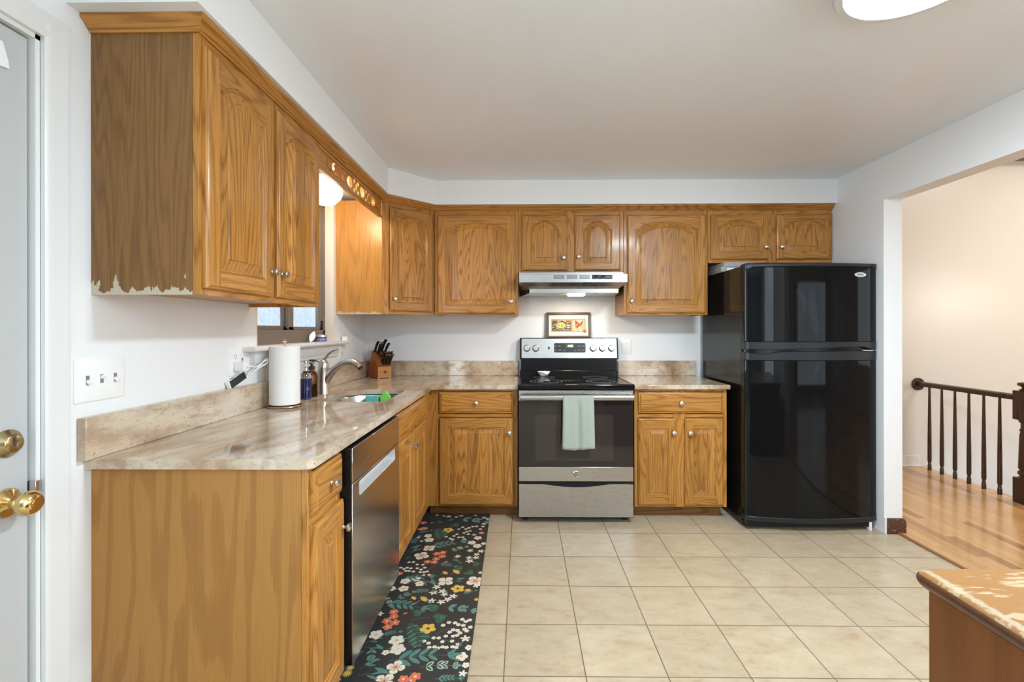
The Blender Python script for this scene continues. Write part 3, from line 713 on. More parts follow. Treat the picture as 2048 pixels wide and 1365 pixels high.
# ---------------------------------------------------------------- worktops and splashes
CZ = .914
def arc(cx, cy, r, a0, a1, n=8): return [(cx + r*cos(RAD(a0+(a1-a0)*i/n)), cy + r*sin(RAD(a0+(a1-a0)*i/n))) for i in range(n+1)]
out = [(XL+.001, 1.336)] + arc(-.630, 1.361, .025, 270, 360) + [(-.603, 3.085), (-.560, 3.127), (-.032, 3.127), (-.032, YB-.001), (XL+.001, YB-.001)]
SINK = rrect(-1.075, -.715, 2.405, 2.905, (.05, .06, .10, .17), 8)
ct = B().prism(out, ZT+.0005, CZ, holes=[SINK]).build('countertop', 'granite', bevel=.004, seg=3)
tag(ct, 'L-shaped polished beige granite countertop with the sink cut-out', 'countertop')
ct = B().box(.747, 1.388, 3.127, YB-.001, ZT+.0005, CZ).build('countertop', 'granite', bevel=.004, seg=3)
tag(ct, 'short beige granite countertop between the range and the black refrigerator', 'countertop')
for nm, bb, lb in (('backsplash', (XL+.001, XL+.028, 1.314, 3.751, CZ, 1.036), 'long low granite backsplash slab along the window wall'),
                   ('backsplash', (XL+.001, -.034, 3.752, 3.779, CZ, 1.034), 'low granite backsplash slab on the back wall left of the range'),
                   ('backsplash', (.769, 1.392, 3.752, 3.779, CZ, 1.034), 'short granite backsplash slab under the outlet right of the range')):
    tag(B().box(*bb).build(nm, 'granite', bevel=.003), lb, 'backsplash')

# sink
sk = B()
def sl(e, z): return [(x, y, z) for x, y in rrect(-1.085+e, -.705-e, 2.395+e, 2.915-e, (.055, .065, .105, .175), 8)]
sk.loft([sl(-.02, ZT-.002), sl(0, ZT-.002), sl(.004, ZT-.012), sl(.012, .735), sl(.022, .712), sl(.05, .700)], 0, False, True)
sk.loft([sl(-.02, ZT-.0035), sl(-.004, ZT-.0035), sl(.002, ZT-.012), sl(.008, .733), sl(.020, .708), sl(.05, .698)], 0, False, True)
o = thing('sink', 'stainless undermount sink set in the granite countertop under the window', 'sink', (-.895, 2.655, .70))
sk.build('basin', 'steel_sink', o, world=True)
B().box(-.975, -.79, 2.825, 2.905, .812, .818).build('caddy_shelf', 'steel_sink', o, world=True, bevel=.002)
B().lathe([(0,.7005),(.04,.7005),(.042,.703),(.035,.704),(.030,.7015),(0,.7015)], (-.9, 2.66, 0), 'z', 24).build('drain', 'chrome', o, world=True)
q = B().cbox((-.920, 2.848, .852), .078, .026, .056, Matrix.Rotation(RAD(-12), 4, 'X')).build('sponge', simple('teal_sponge', (.12, .50, .46), .9, .2, 200), bevel=.004)
tag(q, 'teal sponge standing against the far wall inside the sink', 'sponge')
b = B().prism([(-.03,-.04),(.03,-.04),(.033,.012),(.004,.047),(-.006,.047),(-.033,.012)], -.011, .011, 'xz')
q = b.build('scrubber', simple('lime_scrubber', (.22, .72, .10), .7, .15, 120), loc=(-.838, 2.850, .862), rot=(RAD(-8), 0, RAD(-4)), bevel=.006)
tag(q, 'lime green dish scrubber beside the teal sponge in the sink', 'scrubber')

# faucet
o = thing('faucet', 'brushed nickel single-lever pull-out faucet behind the sink', 'faucet', (-1.163, 2.715, CZ))
b = B().lathe([(0,0),(.031,0),(.031,.003),(.029,.006),(.029,.150),(.0295,.152),(.0295,.155),(.029,.157),(.027,.175),(.022,.188),(.012,.196),(0,.198)], (0,0,0), 'z', 28)
b.build('body', 'faucet', o)
pth = [(.004,0,.045),(.020,0,.085),(.045,-.004,.118),(.075,-.010,.148),(.110,-.017,.172),(.150,-.026,.187),(.185,-.034,.187),(.215,-.041,.172),(.232,-.045,.156)]
B().tube(pth, [.020,.024,.022,.0195,.0185,.019,.0205,.022,.0195], 16).build('spout', 'faucet', o)
B().tube([(.228,-.044,.158),(.236,-.046,.149)], .016, 14).build('spray_face', 'black_matte', o)
B().tube([(-.010,0,.180),(.012,-.004,.206),(.035,-.010,.232),(.060,-.016,.250),(.088,-.022,.258)], [.012,.010,.009,.0085,.007], 12, flat=.7).build('lever', 'faucet', o)

# ---------------------------------------------------------------- dishwasher
o = thing('dishwasher', 'stainless dishwasher under the granite counter between the near and sink base cabinets', 'dishwasher', (-.9, 1.91, 0))
B().box(-1.24, -.655, 1.612, 2.214, .10, .868).build('tub', 'black', o, world=True)
B().box(-1.2, -.72, 1.612, 2.214, .0, .10).build('toe_panel', 'black', o, world=True)
X0, X1 = -.652, -.588
dw = B(); dw.box(X0, X1-.042, 1.606, 2.212, .125, .876)
dw.prism([(1.606,.125),(2.212,.125),(2.212,.876),(1.606,.876)], X1-.042, X1-.003, 'yz', holes=[rrect(1.671, 2.147, .689, .743, .012, 4)])
dw.build('door', 'black', o, world=True, bevel=.003)
fp = B().prism([(1.606,.125),(2.212,.125),(2.212,.752),(1.606,.752)], X1-.0035, X1, 'yz', holes=[rrect(1.672, 2.146, .690, .742, .012, 4)])
fp.build('front_panel', 'steel_v', o, world=True, bevel=.001, seg=1)
B().box(X1-.003, X1, 1.606, 2.212, .756, .876).build('control_panel', 'steel_v', o, world=True, bevel=.001, seg=1)
g = B(); lp = lambda e, x: [(x, y, z) for y, z in rrect(1.672+e, 2.146-e, .690+e, .742-e, .012, 4)]
g.loft([lp(0, X1-.0005), lp(.002, X1-.02), [(X1-.038+0*y, y, z) for y, z in rrect(1.676, 2.142, .694, .738, .010, 4)]], 0, False, True)
g.build('pocket_handle', simple('grey_handle_recess', (.50, .50, .50), .35, .03), o, world=True)
B().box(X1, X1+.0006, 1.700, 1.790, .812, .8145).build('display_slot', 'slot', o, world=True)

# ---------------------------------------------------------------- range
YF = 3.088
o = thing('range', 'freestanding stainless electric range with black glass top and smoked oven door', 'range', (.353, 3.42, 0))
B().box(-.027, .733, YF+.045, 3.74, .03, .905).build('body', 'black', o, world=True, bevel=.003)
for x in (.02, .69):
    for y in (3.17, 3.68): B().lathe([(0,0),(.018,0),(.018,.03),(0,.03)], (x, y, 0), 'z', 12).build('foot', 'rubber', o, world=True)
c = B().box(-.029, .737, 3.060, 3.66, .893, .925).build('cooktop', 'cooktop', o, world=True, bevel=.006, seg=3)
B().prism(rrect(-.024,.732,3.066,3.655,.012,3), .9252, .9268, holes=[rrect(-.006,.714,3.092,3.625,.010,3)]).build('cooktop_trim', 'black', c)
def ring(cx, cy, r, w=.003, z=.9254):
    return B().prism([(cx+r*cos(2*pi*i/40), cy+r*sin(2*pi*i/40)) for i in range(40)], z, z+.0004, holes=[[(cx+(r-w)*cos(2*pi*i/40), cy+(r-w)*sin(2*pi*i/40)) for i in range(40)]])
for cx, cy, r in ((.165, 3.255, .115), (.545, 3.255, .10), (.165, 3.515, .078), (.545, 3.515, .09)):
    b = ring(cx, cy, r, .006); b2 = ring(cx, cy, r*.72, .002); b.add(b2.v, b2.f)
    b.build('burner_ring', 'burner', c)
B().box(-.020, .744, 3.655, 3.735, .905, .968).build('rear_riser', 'black', o, world=True, bevel=.008)
B().box(-.012, .746, 3.690, 3.740, .96, 1.06).build('rear_panel', 'black', o, world=True, bevel=.004)
bg = B().prism([(3.695,1.048),(3.762,1.048),(3.762,1.218),(3.722,1.218)], -.021, .760, 'yz').build('backguard', 'black', o, world=True, bevel=.006)
# the sloping control fascia: local frame on the slope
th = math.atan2(.027, .170)
def fascia(u, z, out=0.0):  # u along x, z height
    t = (z-1.048)/.170
    return (u, 3.695 + .027*t - out*cos(th), z + out*sin(th))
fq = B()
def pl4(x0, x1, z0, z1, o0, o1, r=.006):
    pts = rrect(x0, x1, z0, z1, r, 3)
    return B().loft([[fascia(u, z, o0) for u, z in pts], [fascia(u, z, o1) for u, z in pts]], 0, True, True)
pn = pl4(-.006, .746, 1.058, 1.212, -.002, .0035).build('control_panel', 'steel', o, world=True)
X = lambda u: (u-1045.0)*3.70/933.3 if False else u
pl4(.246, .504, 1.098, 1.180, .003, .0048, .012).build('display_bezel', 'chrome', pn)
dp = pl4(.250, .500, 1.102, 1.176, .003, .0056, .011).build('display', 'black_matte', pn)
pl4(.342, .405, 1.138, 1.168, .005, .0060, .002).build('clock_window', 'slot', pn)
rotf = (pi/2 - th, 0, 0)
def ftext(s, x, z, size, mat, name='marking', sx=1.0):
    return text(name, s, size, mat, pn, tuple(V(fascia(x, z, .0064))), rotf, .0002, sx=sx)
ftext('4:08', .380, 1.153, .026, 'digits', 'clock_digits')
MT['mark'] = simple('grey_print', (.55, .55, .55), .5)
MT['mark_dark'] = simple('dark_print', (.10, .10, .10), .5)
for x, z, s in ((.262,1.152,'BAKE'),(.296,1.152,'BROIL'),(.450,1.152,'CLOCK'),(.482,1.152,'TIMER'),(.262,1.122,'OFF'),(.296,1.122,'WARM'),(.333,1.118,'START'),(.362,1.118,'+'),(.386,1.118,'-'),(.418,1.118,'TIME'),(.450,1.122,'LOCK'),(.482,1.122,'LIGHT')):
    ftext(s, x, z, .0075, 'mark', 'key_label')
for x in (.035, .105, .560, .633, .705):
    base = fascia(x, 1.136, .003)
    kb = B().lathe([(0,0),(.028,0),(.028,.004),(.025,.008),(.023,.018),(.020,.022),(0,.022)], (0,0,0), 'y-', 24)
    kb.box(-.0045, .0045, -.032, -.020, -.022, .022)
    ko = kb.build('knob', 'steel', pn, loc=base, rot=(-th, 0, 0))
    ftext('HI', x, 1.178, .008, 'mark_dark'); ftext('LO', x, 1.092, .008, 'mark_dark')
B().box(-.006, .006, -.004, .0, -.010, .010).build('rocker_switch', 'black', pn, loc=fascia(.210, 1.138, .0035), rot=(-th, 0, 0))
# oven door
od = B().box(-.025, .731, YF+.003, YF+.043, .282, .880).build('oven_door', 'black', o, world=True, bevel=.002)
B().box(-.025, .731, YF, YF+.004, .378, .814).build('oven_glass', 'oven_glass', od)
B().box(.085, .600, YF-.0005, YF+.001, .418, .722).build('oven_window', 'oven_pane', od)
B().box(-.025, .731, YF-.004, YF+.006, .815, .884).build('door_trim', 'steel', od, bevel=.002)
B().box(-.025, .731, YF-.004, YF+.006, .283, .377).build('door_trim', 'steel', od, bevel=.002)
hp = [(-.016 + .742*i/12, YF-.036-.010*sin(pi*i/12), .842) for i in range(13)]
h = B().tube(hp, .0145, 16, flat=1.35)
h.box(-.020, .002, YF-.034, YF-.003, .832, .856); h.box(.706, .728, YF-.034, YF-.003, .832, .856)
h.build('door_handle', 'steel', od, bevel=.002)
bd = B().lathe([(0,0),(.0200,0),(.0200,.002),(.0172,.003),(.0165,.0022),(0,.0022)], (.353, YF-.004, .331), 'y-', 32).build('badge', 'chrome', od)
B().lathe([(0,0),(.0160,0),(0,.0004)], (.353, YF-.0066, .331), 'y-', 32).build('badge_face', 'mark_dark', od)
text('badge_letters', 'GE', .021, 'chrome', od, (.353, YF-.0072, .331), (pi/2, 0, 0), .0002, shear=.15)
dpts = [(-.025,.045),(.731,.045),(.731,.262)] + [(.731 - .756*i/24, .262 - .020*max(0, sin(pi*(i-5)/14)) if 5 <= i <= 19 else .262) for i in range(1, 24)] + [(-.025,.262)]
dr = B().prism(dpts, YF-.002, YF+.02, 'xz').build('storage_drawer', 'steel', o, world=True, bevel=.0015, seg=1)
B().box(-.027, .733, YF+.012, YF+.05, .036, .285).build('drawer_frame', 'black', o, world=True)

# tea towel on the oven handle
b = B(); NX, prof = 22, []
x0, x1 = .263, .462
def tw(u, s):   # u 0..1 across, s along from back hem over the bar to the front hem
    x = x0 + (x1-x0)*u
    yc, zc_ = YF-.045, .842
    wob = .0045*sin(u*9.5+.6) + .002*sin(u*23)
    if s < 0:    # back layer hanging behind
        z = zc_ + s; y = yc + .0165 + .001*sin(u*7)
    elif s < 1:
        a = pi*s; y = yc + .0165*cos(a); z = zc_ + .0175*sin(a)
    else:
        L = s-1; k = min(1, L/.06)
        y = yc - .0175 - k*(wob + .004 + .010*math.exp(-((u-.52)/.05)**2)*-1 + .002*k); z = zc_ - L
        x += (u-.5)*.012*min(1, L/.3)
    return (x, y, z)
ss = [-.30 + .03*i for i in range(10)] + [0, .15, .3, .5, .7, .85] + [1 + .0185*i for i in range(19)]
grid = []
for s_i in ss:
    row = []
    for i in range(NX+1):
        u = i/NX; p = list(tw(u, s_i))
        if s_i == ss[-1] or s_i > 1.30: p[2] += .006*sin(u*6.3+2.2)*max(0, (s_i-1.25)/.09)
        row.append(p)
    grid.append(row)
vs = [p for r_ in grid for p in r_]; W_ = NX+1
b.add(vs, [(i*W_+j, i*W_+j+1, (i+1)*W_+j+1, (i+1)*W_+j) for i in range(len(ss)-1) for j in range(NX)])
t = b.build('tea_towel', 'towel', sharp=80)
md = t.modifiers.new('thick', 'SOLIDIFY'); md.thickness = .003; md.offset = 0
tag(t, 'sage green waffle tea towel draped over the oven door handle', 'towel')
# spoon rest on the hob
b = B(); N = 32; loops = []
for rr, z, lip in ((.020,0,0),(.026,.001,0),(.046,.030,1),(.049,.036,1),(.046,.036,1),(.040,.026,1),(.022,.004,0)):
    l = []
    for i in range(N):
        a = 2*pi*i/N
        dip = .019*max(0, cos(a + pi/2 - .25))**10 * lip
        l.append((rr*cos(a)*1.05, rr*sin(a)*.92, z - dip*(z/.036)))
    loops.append(l)
b.loft(loops, 0, True, True)
tag(b.build('spoon_rest', 'ceramic', loc=(.165, 3.59, .927), rot=(0,0,.2)), 'small white spouted ceramic dish resting on the black hob', 'spoon rest')
# framed print leaning behind the backguard
fz, fx0, fx1, fh = 1.2185, .193, .546, .205
tl = RAD(-5)
o = thing('picture_frame', 'small dark framed print of stamps leaning on top of the range backguard', 'picture', (.3695, 3.742, fz)); o.rotation_euler = (tl, 0, 0)
hw = (fx1-fx0)/2
fr = B().prism([(-hw,0),(hw,0),(hw,fh),(-hw,fh)], -.012, .008, 'xz', holes=[[(-hw+.019,.016),(hw-.019,.016),(hw-.019,fh-.021),(-hw+.019,fh-.021)]])
fr.build('frame', 'frame_wood', o, bevel=.002)
mb = B().box(-hw+.015, hw-.015, -.003, .004, .012, fh-.017).build('mat_board', simple('ivory_mat', (.70,.66,.58), .8, .02), o)
def col(n, c): return simple(n, c, .6, .12, 60)
ART = [col('print_tan', (.40,.25,.09)), col('print_dark', (.055,.045,.04)), col('print_yellow', (.72,.62,.07)), col('print_cream', (.50,.43,.29)), col('print_orange', (.60,.22,.05)), col('print_red', (.52,.07,.03)), col('print_green', (.32,.40,.22))]
a = B(); y = -.0034; px0, px1, pz0, pz1 = -hw+.038, hw-.040, .047, fh-.054
def quad(p, m, dy):
    a.add([(x, y-dy, z) for x, z in p], [tuple(range(len(p)))], m)
def rect(x0, x1, z0, z1, m, dy): quad([(x0,z0),(x1,z0),(x1,z1),(x0,z1)], m, dy)
PW = px1-px0; PH = pz1-pz0
rect(px0, px1, pz0, pz1, 0, 0)
for i in range(26): rect(px0+PW*(.02+.021*i), px0+PW*(.032+.021*i), pz0+.002, pz0+.006, 3 if i % 2 else 4, .0001)
rect(px0+PW*.03, px0+PW*.57, pz0+PH*.1, pz0+PH*.87, 1, .0001)
rect(px0+PW*.62, px0+PW*.975, pz0+PH*.06, pz0+PH*.94, 3, .0001)
def ell(cx, cz, rx, rz, m, dy, rot=0, n=20):
    quad([(px0+PW*cx + rx*cos(2*pi*i/n)*cos(rot) - rz*sin(2*pi*i/n)*sin(rot), pz0+PH*cz + rx*cos(2*pi*i/n)*sin(rot) + rz*sin(2*pi*i/n)*cos(rot)) for i in range(n)], m, dy)
ell(.28, .47, .041, .030, 3, .0002); ell(.28, .47, .036, .025, 1, .0003)
ell(.28, .50, .034, .022, 2, .0004)
for i in range(8): ell(.18+.028*i, .50, .0022, .018, 6 if i % 2 else 1, .0005, RAD(20*(i % 3-1)), 8)
for (cx, cz, rx, rz, m, ro) in ((.09,.55,.016,.003,3,.9),(.50,.74,.020,.005,4,.5),(.50,.52,.018,.006,3,0),(.50,.36,.016,.006,3,0),(.13,.20,.018,.003,0,.3),(.44,.18,.030,.003,3,.15),(.22,.83,.022,.003,3,.3),(.40,.83,.022,.003,3,-.3),(.06,.35,.010,.003,3,0)):
    ell(cx, cz, rx, rz, m, .0005, ro, 12)
for (cx, cz, rx, rz, m) in ((.64,.95,.010,.007,4),(.60,.10,.012,.008,4),(.97,.08,.016,.016,4),(.98,.05,.010,.010,5),(.90,.45,.012,.016,6),(.78,.15,.016,.008,6)): ell(cx, cz, rx, rz, m, .0003)
Q = lambda pts, m, dy: quad([(px0+PW*x, pz0+PH*z) for x, z in pts], m, dy)
Q([(.715,.30),(.70,.92),(.80,.70),(.83,.55)], 1, .0004); Q([(.77,.35),(.83,.62),(.94,.92),(.90,.60)], 1, .0004)
Q([(.715,.33),(.72,.78),(.79,.68),(.82,.52),(.77,.38)], 5, .0005); Q([(.77,.36),(.82,.66),(.90,.74),(.87,.48)], 5, .0005)
ell(.755, .52, .006, .010, 4, .0006, .3); ell(.775,.40,.0035,.018,1,.0007,-.35)
a.build('print', ART, mb, merge=False)

# range hood
o = thing('range_hood', 'stainless under-cabinet range hood with lit lamp above the range', 'range hood', (.36, 3.53, 1.545))
yf, yb = 3.292, 3.775
h = B()
A0 = [(-.024,yf,1.678),(.740,yf,1.678),(.740,yf,1.618),(-.024,yf,1.618)]
vs = [(-.024,yf,1.678),(.740,yf,1.678),(-.024,yf,1.618),(.740,yf,1.618),(.050,3.365,1.580),(.693,3.365,1.580),(.050,3.365,1.547),(.693,3.365,1.547),
      (-.024,yb,1.678),(.740,yb,1.678),(-.024,yb,1.618),(.740,yb,1.618),(-.024,yb,1.580),(.740,yb,1.580),(-.024,yb,1.547),(.740,yb,1.547)]
h.add(vs, [(0,1,3,2),(2,3,5,4),(4,5,7,6),(0,8,9,1),(0,2,10,8),(1,9,11,3),(2,4,12,10),(3,11,13,5),(4,6,14,12),(5,13,15,7),(8,10,11,9),(10,12,13,11),(12,14,15,13),(6,7,15,14)])
h.box(-.024, .740, 3.42, yb, 1.678, 1.706)
h.build('hood_shell', 'steel', o, world=True, bevel=.0025)
for i in range(3):
    vx = .218 + i*.0905
    g = B().box(vx, vx+.081, yf-.0006, yf+.002, 1.641, 1.672)
    gg = g.build('vent', 'steel', o, world=True)
    s2 = B()
    for k in range(5): s2.box(vx+.002, vx+.079, yf-.0012, yf, 1.643+k*.006, 1.6462+k*.006)
    s2.build('vent_slots', 'slot', gg)
cp = B().box(.490, .634, yf-.0015, yf+.002, 1.641, 1.672).build('switch_panel', 'black_matte', o, world=True)
for x in (.519, .567): B().lathe([(0,0),(.012,0),(.011,.006),(0,.006)], (x, yf-.0015, 1.660), 'y-', 18).build('switch_knob', 'black', cp)
for x in (.519, .567): text('marking', 'LO HI', .006, 'mark', cp, (x, yf-.0018, 1.645), (pi/2, 0, 0), .0001)
text('maker_lettering', 'NuTone', .0125, 'mark', cp, (.609, yf-.0019, 1.656), (pi/2, 0, 0), .0001)
B().box(.205, .455, 3.44, 3.70, 1.5445, 1.548).build('grease_filter', simple('filter_mesh', (.62,.57,.48), .5, .3, 400, metal=.6), o, world=True, bevel=.001)
B().prism(rrect(.335, .455, 3.385, 3.470, .012, 3), 1.532, 1.5475).build('lamp_lens', 'hood_lens', o, world=True, bevel=.003)
hl = area('range_hood_lamp', (.395, 3.43, 1.528), (0, 0, 0), 0.11, .07, 1.35, (1.0, .80, .58)); hl.parent = o; hl.location = V((.395, 3.43, 1.528)) - V(o.location)

# ---------------------------------------------------------------- refrigerator
FX0, FX1, FYB = 1.428, 2.264, 3.06
o = thing('refrigerator', 'glossy black top-freezer refrigerator standing against the right wall end', 'refrigerator', (1.845, 3.35, 0))
B().box(FX0, FX1, FYB, 3.72, .035, 1.697).build('cabinet_body', 'black_side', o, world=True, bevel=.004)
def bow(x, base, sag=.050):
    t = (x-FX0)/(FX1-FX0)*2-1; return base - sag*(1-t*t)
def bowed(x0, x1, z0f, z1f, base, back, n=24, sag=.050, r=.010):
    """curved slab: z limits may vary with x"""
    b = B(); loops = []
    for i in range(n+1):
        x = x0 + (x1-x0)*i/n
        e = min(i, n-i); ee = r if e == 0 else 0
        yq = bow(x, base, sag) + ee
        z0 = z0f(x) if callable(z0f) else z0f; z1 = z1f(x) if callable(z1f) else z1f
        loops.append([(x, yq, z0), (x, back, z0), (x, back, z1), (x, yq, z1)])
    b.loft(loops, 0, True, True); return b
D0, D1 = FX0-.002, FX1+.004
YB_ = 3.006
fd = bowed(D0, D1, 1.205, 1.684, YB_, 3.052).build('freezer_door', 'black_gloss', o, world=True, bevel=.004)
ld = bowed(D0, D1, .085, 1.090, YB_, 3.052).build('fresh_food_door', 'black_gloss', o, world=True, bevel=.004)
def grip_top(x):   # lower edge of the freezer grip rises towards the right
    t = (x-D0)/(D1-D0)
    return 1.158 + (.018*max(0, t-.25)/.62 if t < .87 else .018*max(0, (.95-t)/.08))
def grip_bot(x):
    t = (x-D0)/(D1-D0)
    return 1.146 - .020*math.exp(-((t-.12)/.09)**2) - .008*max(0, .45-t)
bowed(D0, D1, grip_top, 1.206, YB_-.002, 3.052, 48).build('door_grip', 'black_matte', fd, bevel=.002)
bowed(D0, D1, 1.089, grip_bot, YB_-.002, 3.052, 48).build('door_grip', 'black_matte', ld, bevel=.002)
bowed(D0+.01, D1-.01, 1.10, 1.20, YB_+.03, 3.056).build('door_gasket', 'black', o, world=True)
B().box(2.16, 2.215, 2.972, 2.99, 1.150, 1.154).build('hinge_pin', 'white', o, world=True)
bowed(D0-.002, D1+.002, lambda x: 1.683 - (.012 if (x < D0+.02 or x > D1-.02) else 0), 1.704, YB_-.003, 3.056, 40).build('top_cap', 'black_matte', fd, bevel=.004)
bowed(D0, D1, .060, .092, YB_-.003, 3.052).build('bottom_cap', 'black_matte', ld, bevel=.004)
B().box(FX0+.01, FX1-.03, 3.005, 3.05, .022, .065).build('kick_grille', 'black', o, world=True, bevel=.003)
B().box(FX1-.052, FX1-.036, 3.0, 3.03, 0, .055).build('levelling_foot', 'white', o, world=True, bevel=.002)
B().box(FX0+.03, FX0+.06, 3.06, 3.10, 0, .036).build('levelling_foot', 'black', o, world=True)
B().box(FX0+.03, FX1-.03, 3.6, 3.7, 0, .036).build('roller_base', 'black', o, world=True)
for x in (FX0+.03,): B().box(x-.02, x+.06, 3.0, 3.10, 1.698, 1.712).build('hinge_cover', 'black_matte', o, world=True, bevel=.004)
bx = 2.140; by = bow(bx, YB_)
sl_ = math.atan(.040*2*((bx-FX0)/(FX1-FX0)*2-1)*2/(FX1-FX0))
bd = B().lathe([(0,0),(.040,0),(.040,.002),(.036,.004),(0,.0045)], (0,0,0), 'y-', 36, sx=1.0, sy=.40).build('badge', simple('silver_badge', (.62,.65,.68), .25, .02, metal=.5), o, rot=(0,0,sl_))
bd.location = V((bx, by-.0005, 1.632)) - V(o.location)
text('badge_lettering', 'Whirlpool', .0155, 'mark_dark', bd, (0, -.0050, 0), (pi/2, 0, 0), .0001, shear=.25, sx=.8)
MT['clear_plastic'] = simple('milky_clear_plastic', (.86, .87, .88), .2, .1, 30, trans=.45)
o = thing('plastic_tub', 'lower clear plastic tub on top of the black refrigerator, far left end', 'tub', (1.50, 3.5, 1.698))
b = B().loft([[(x, y, z) for x, y in rrect(1.437+e, 1.62-e, 3.38+e, 3.66-e, .02, 4)] for e, z in ((.008,1.6985),(0,1.732),(-.004,1.733),(-.004,1.737),(.004,1.737),(.012,1.702))], 0, True, True)
b.build('tub_shell', 'clear_plastic', o, world=True)
B().box(1.47, 1.52, 3.369, 3.372, 1.708, 1.728).build('paper_label', 'white', o, world=True)
o = thing('plastic_tub', 'upper clear plastic tub stacked on the other one above the refrigerator', 'tub', (1.50, 3.5, 1.7375))
b = B().loft([[(x, y, z) for x, y in rrect(1.445+e, 1.66-e, 3.36+e, 3.65-e, .02, 4)] for e, z in ((.008,1.7375),(0,1.760),(-.004,1.761),(-.004,1.765),(0,1.766))], 0, True, True)
b.build('tub_shell', 'clear_plastic', o, world=True)

# ---------------------------------------------------------------- lamps
o = thing('ceiling_light', 'round flush ceiling light with pale rim, glowing white', 'ceiling light', (1.148, 1.356, ZC))
B().lathe([(0,0),(.190,0),(.206,-.012),(.212,-.030),(.212,-.064),(.205,-.073),(.184,-.075),(.178,-.066),(.178,-.05),(0,-.05)], (0,0,0), 'z', 56).build('rim', simple('pale_grey_rim', (.70,.69,.70), .4, .02), o)
B().lathe([(.1785,-.058),(.1775,-.066),(.160,-.076),(.10,-.085),(0,-.088)], (0,0,0), 'z', 56).build('diffuser', 'diffuser', o)
B().lathe([(0,-.087),(.006,-.087),(.006,-.095),(0,-.097)], (0,0,0), 'z', 12).build('finial', 'white', o)
o = thing('globe_light', 'glowing ribbed opal glass globe light hidden behind the pierced valance over the sink', 'ceiling light', (-1.115, 2.625, 2.2))
B().lathe([(0,0),(.065,0),(.065,-.018),(.050,-.028),(.045,-.045),(0,-.045)], (0,0,0), 'z', 32).build('canopy', 'brass', o)
g = B(); n = 64; loops = []
for i in range(17):
    a = pi*i/16; a = .32 + (pi-.32)*i/16
    rr = max(.0008, sin(a))*.092; z = -.128 + cos(a)*.082
    loops.append([((rr + (.0022 if (q % 4) < 2 else -.0008)*sin(a))*cos(2*pi*q/n), (rr + (.0022 if (q % 4) < 2 else -.0008)*sin(a))*sin(2*pi*q/n), z) for q in range(n)])
g.loft(loops, 0, True, True); g.build('globe', 'globe', o, sharp=60)

# ---------------------------------------------------------------- wall plates and plug-in things
def plate(name, label, cat, M, w, h, kind, mat='white', group=None):
    """M places local x across, y out of the wall (-y to the room), z up"""
    o = thing(name, label, cat); o.matrix_world = M
    B().loft([[(x,0,z) for x,z in rrect(-w/2,w/2,-h/2,h/2,.004,2)], [(x,-.004,z) for x,z in rrect(-w/2,w/2,-h/2,h/2,.004,2)], [(x,-.0065,z) for x,z in rrect(-w/2+.005,w/2-.005,-h/2+.005,h/2-.005,.003,2)]], 0, True, True).build('cover_plate', mat, o, sharp=30)
    return o
MT['slot_grey'] = simple('grey_slot', (.20,.20,.20), .6)
def toggle(o, x, up):
    B().box(x-.0055, x+.0055, -.0072, -.006, -.013, .013).build('toggle_slot', 'slot_grey', o)
    a = RAD(-28 if up else 28)
    B().cbox((x, -.011, .006 if up else -.006), .009, .018, .009, Matrix.Rotation(a, 4, 'X')).build('toggle', 'white', o, bevel=.0015)
def receptacle(o, x, z):
    p = B().prism(rrect(x-.017, x+.017, z-.014, z+.014, .010, 4), -.0085, -.006, 'xz').build('receptacle', 'white', o)
    for dx in (-.006, .006): B().box(x+dx-.001, x+dx+.001, -.0089, -.008, z-.002, z+.007).build('slot', 'slot', p)
    B().lathe([(0,0),(.0025,0),(.0025,.0005),(0,.0005)], (x, -.0085, z-.008), 'y-', 10).build('slot', 'slot', p)
def screw(o, x, z): B().lathe([(0,0),(.0032,0),(.0025,.0012),(0,.0014)], (x, -.0064, z), 'y-', 12).build('screw', 'white', o)
RL = Matrix.Rotation(pi/2, 4, 'Z')
o = plate('light_switch', 'white triple toggle light switch plate beside the white entry door', 'light switch', Matrix.Translation((XL, 1.388, 1.142)) @ RL, .168, .128, 0)
for i, x in enumerate((-.046, 0, .046)):
    toggle(o, x, i == 1); screw(o, x, .030); screw(o, x, -.030)
o = plate('wall_outlet', 'white double outlet plate left of the paper towels, charger plugged in', 'outlet', Matrix.Translation((XL, 2.065, 1.148)) @ RL, .128, .126, 0)
receptacle(o, -.026, .022); receptacle(o, -.026, -.022); toggle(o, .026, False)
o = plate('wall_outlet', 'white outlet plate under the plug-in night light beside the window apron', 'outlet', Matrix.Translation((XL, 3.245, 1.145)) @ RL, .075, .120, 0)
receptacle(o, 0, .022); receptacle(o, 0, -.022)
o = plate('wall_outlet', 'white outlet plate on the back wall right of the range backguard', 'outlet', Matrix.Translation((.838, YB, 1.147)), .080, .124, 0)
receptacle(o, 0, .023); receptacle(o, 0, -.023); screw(o, 0, 0)
q = B().prism(rrect(-.024,.024,-.035,.035,.008,4), -.045, -.009, 'xz').build('night_light', 'white', rot=(0,0,pi/2), loc=(XL, 3.262, 1.205), bevel=.004)
tag(q, 'small white plug-in night light in the outlet at the window apron end', 'night light')
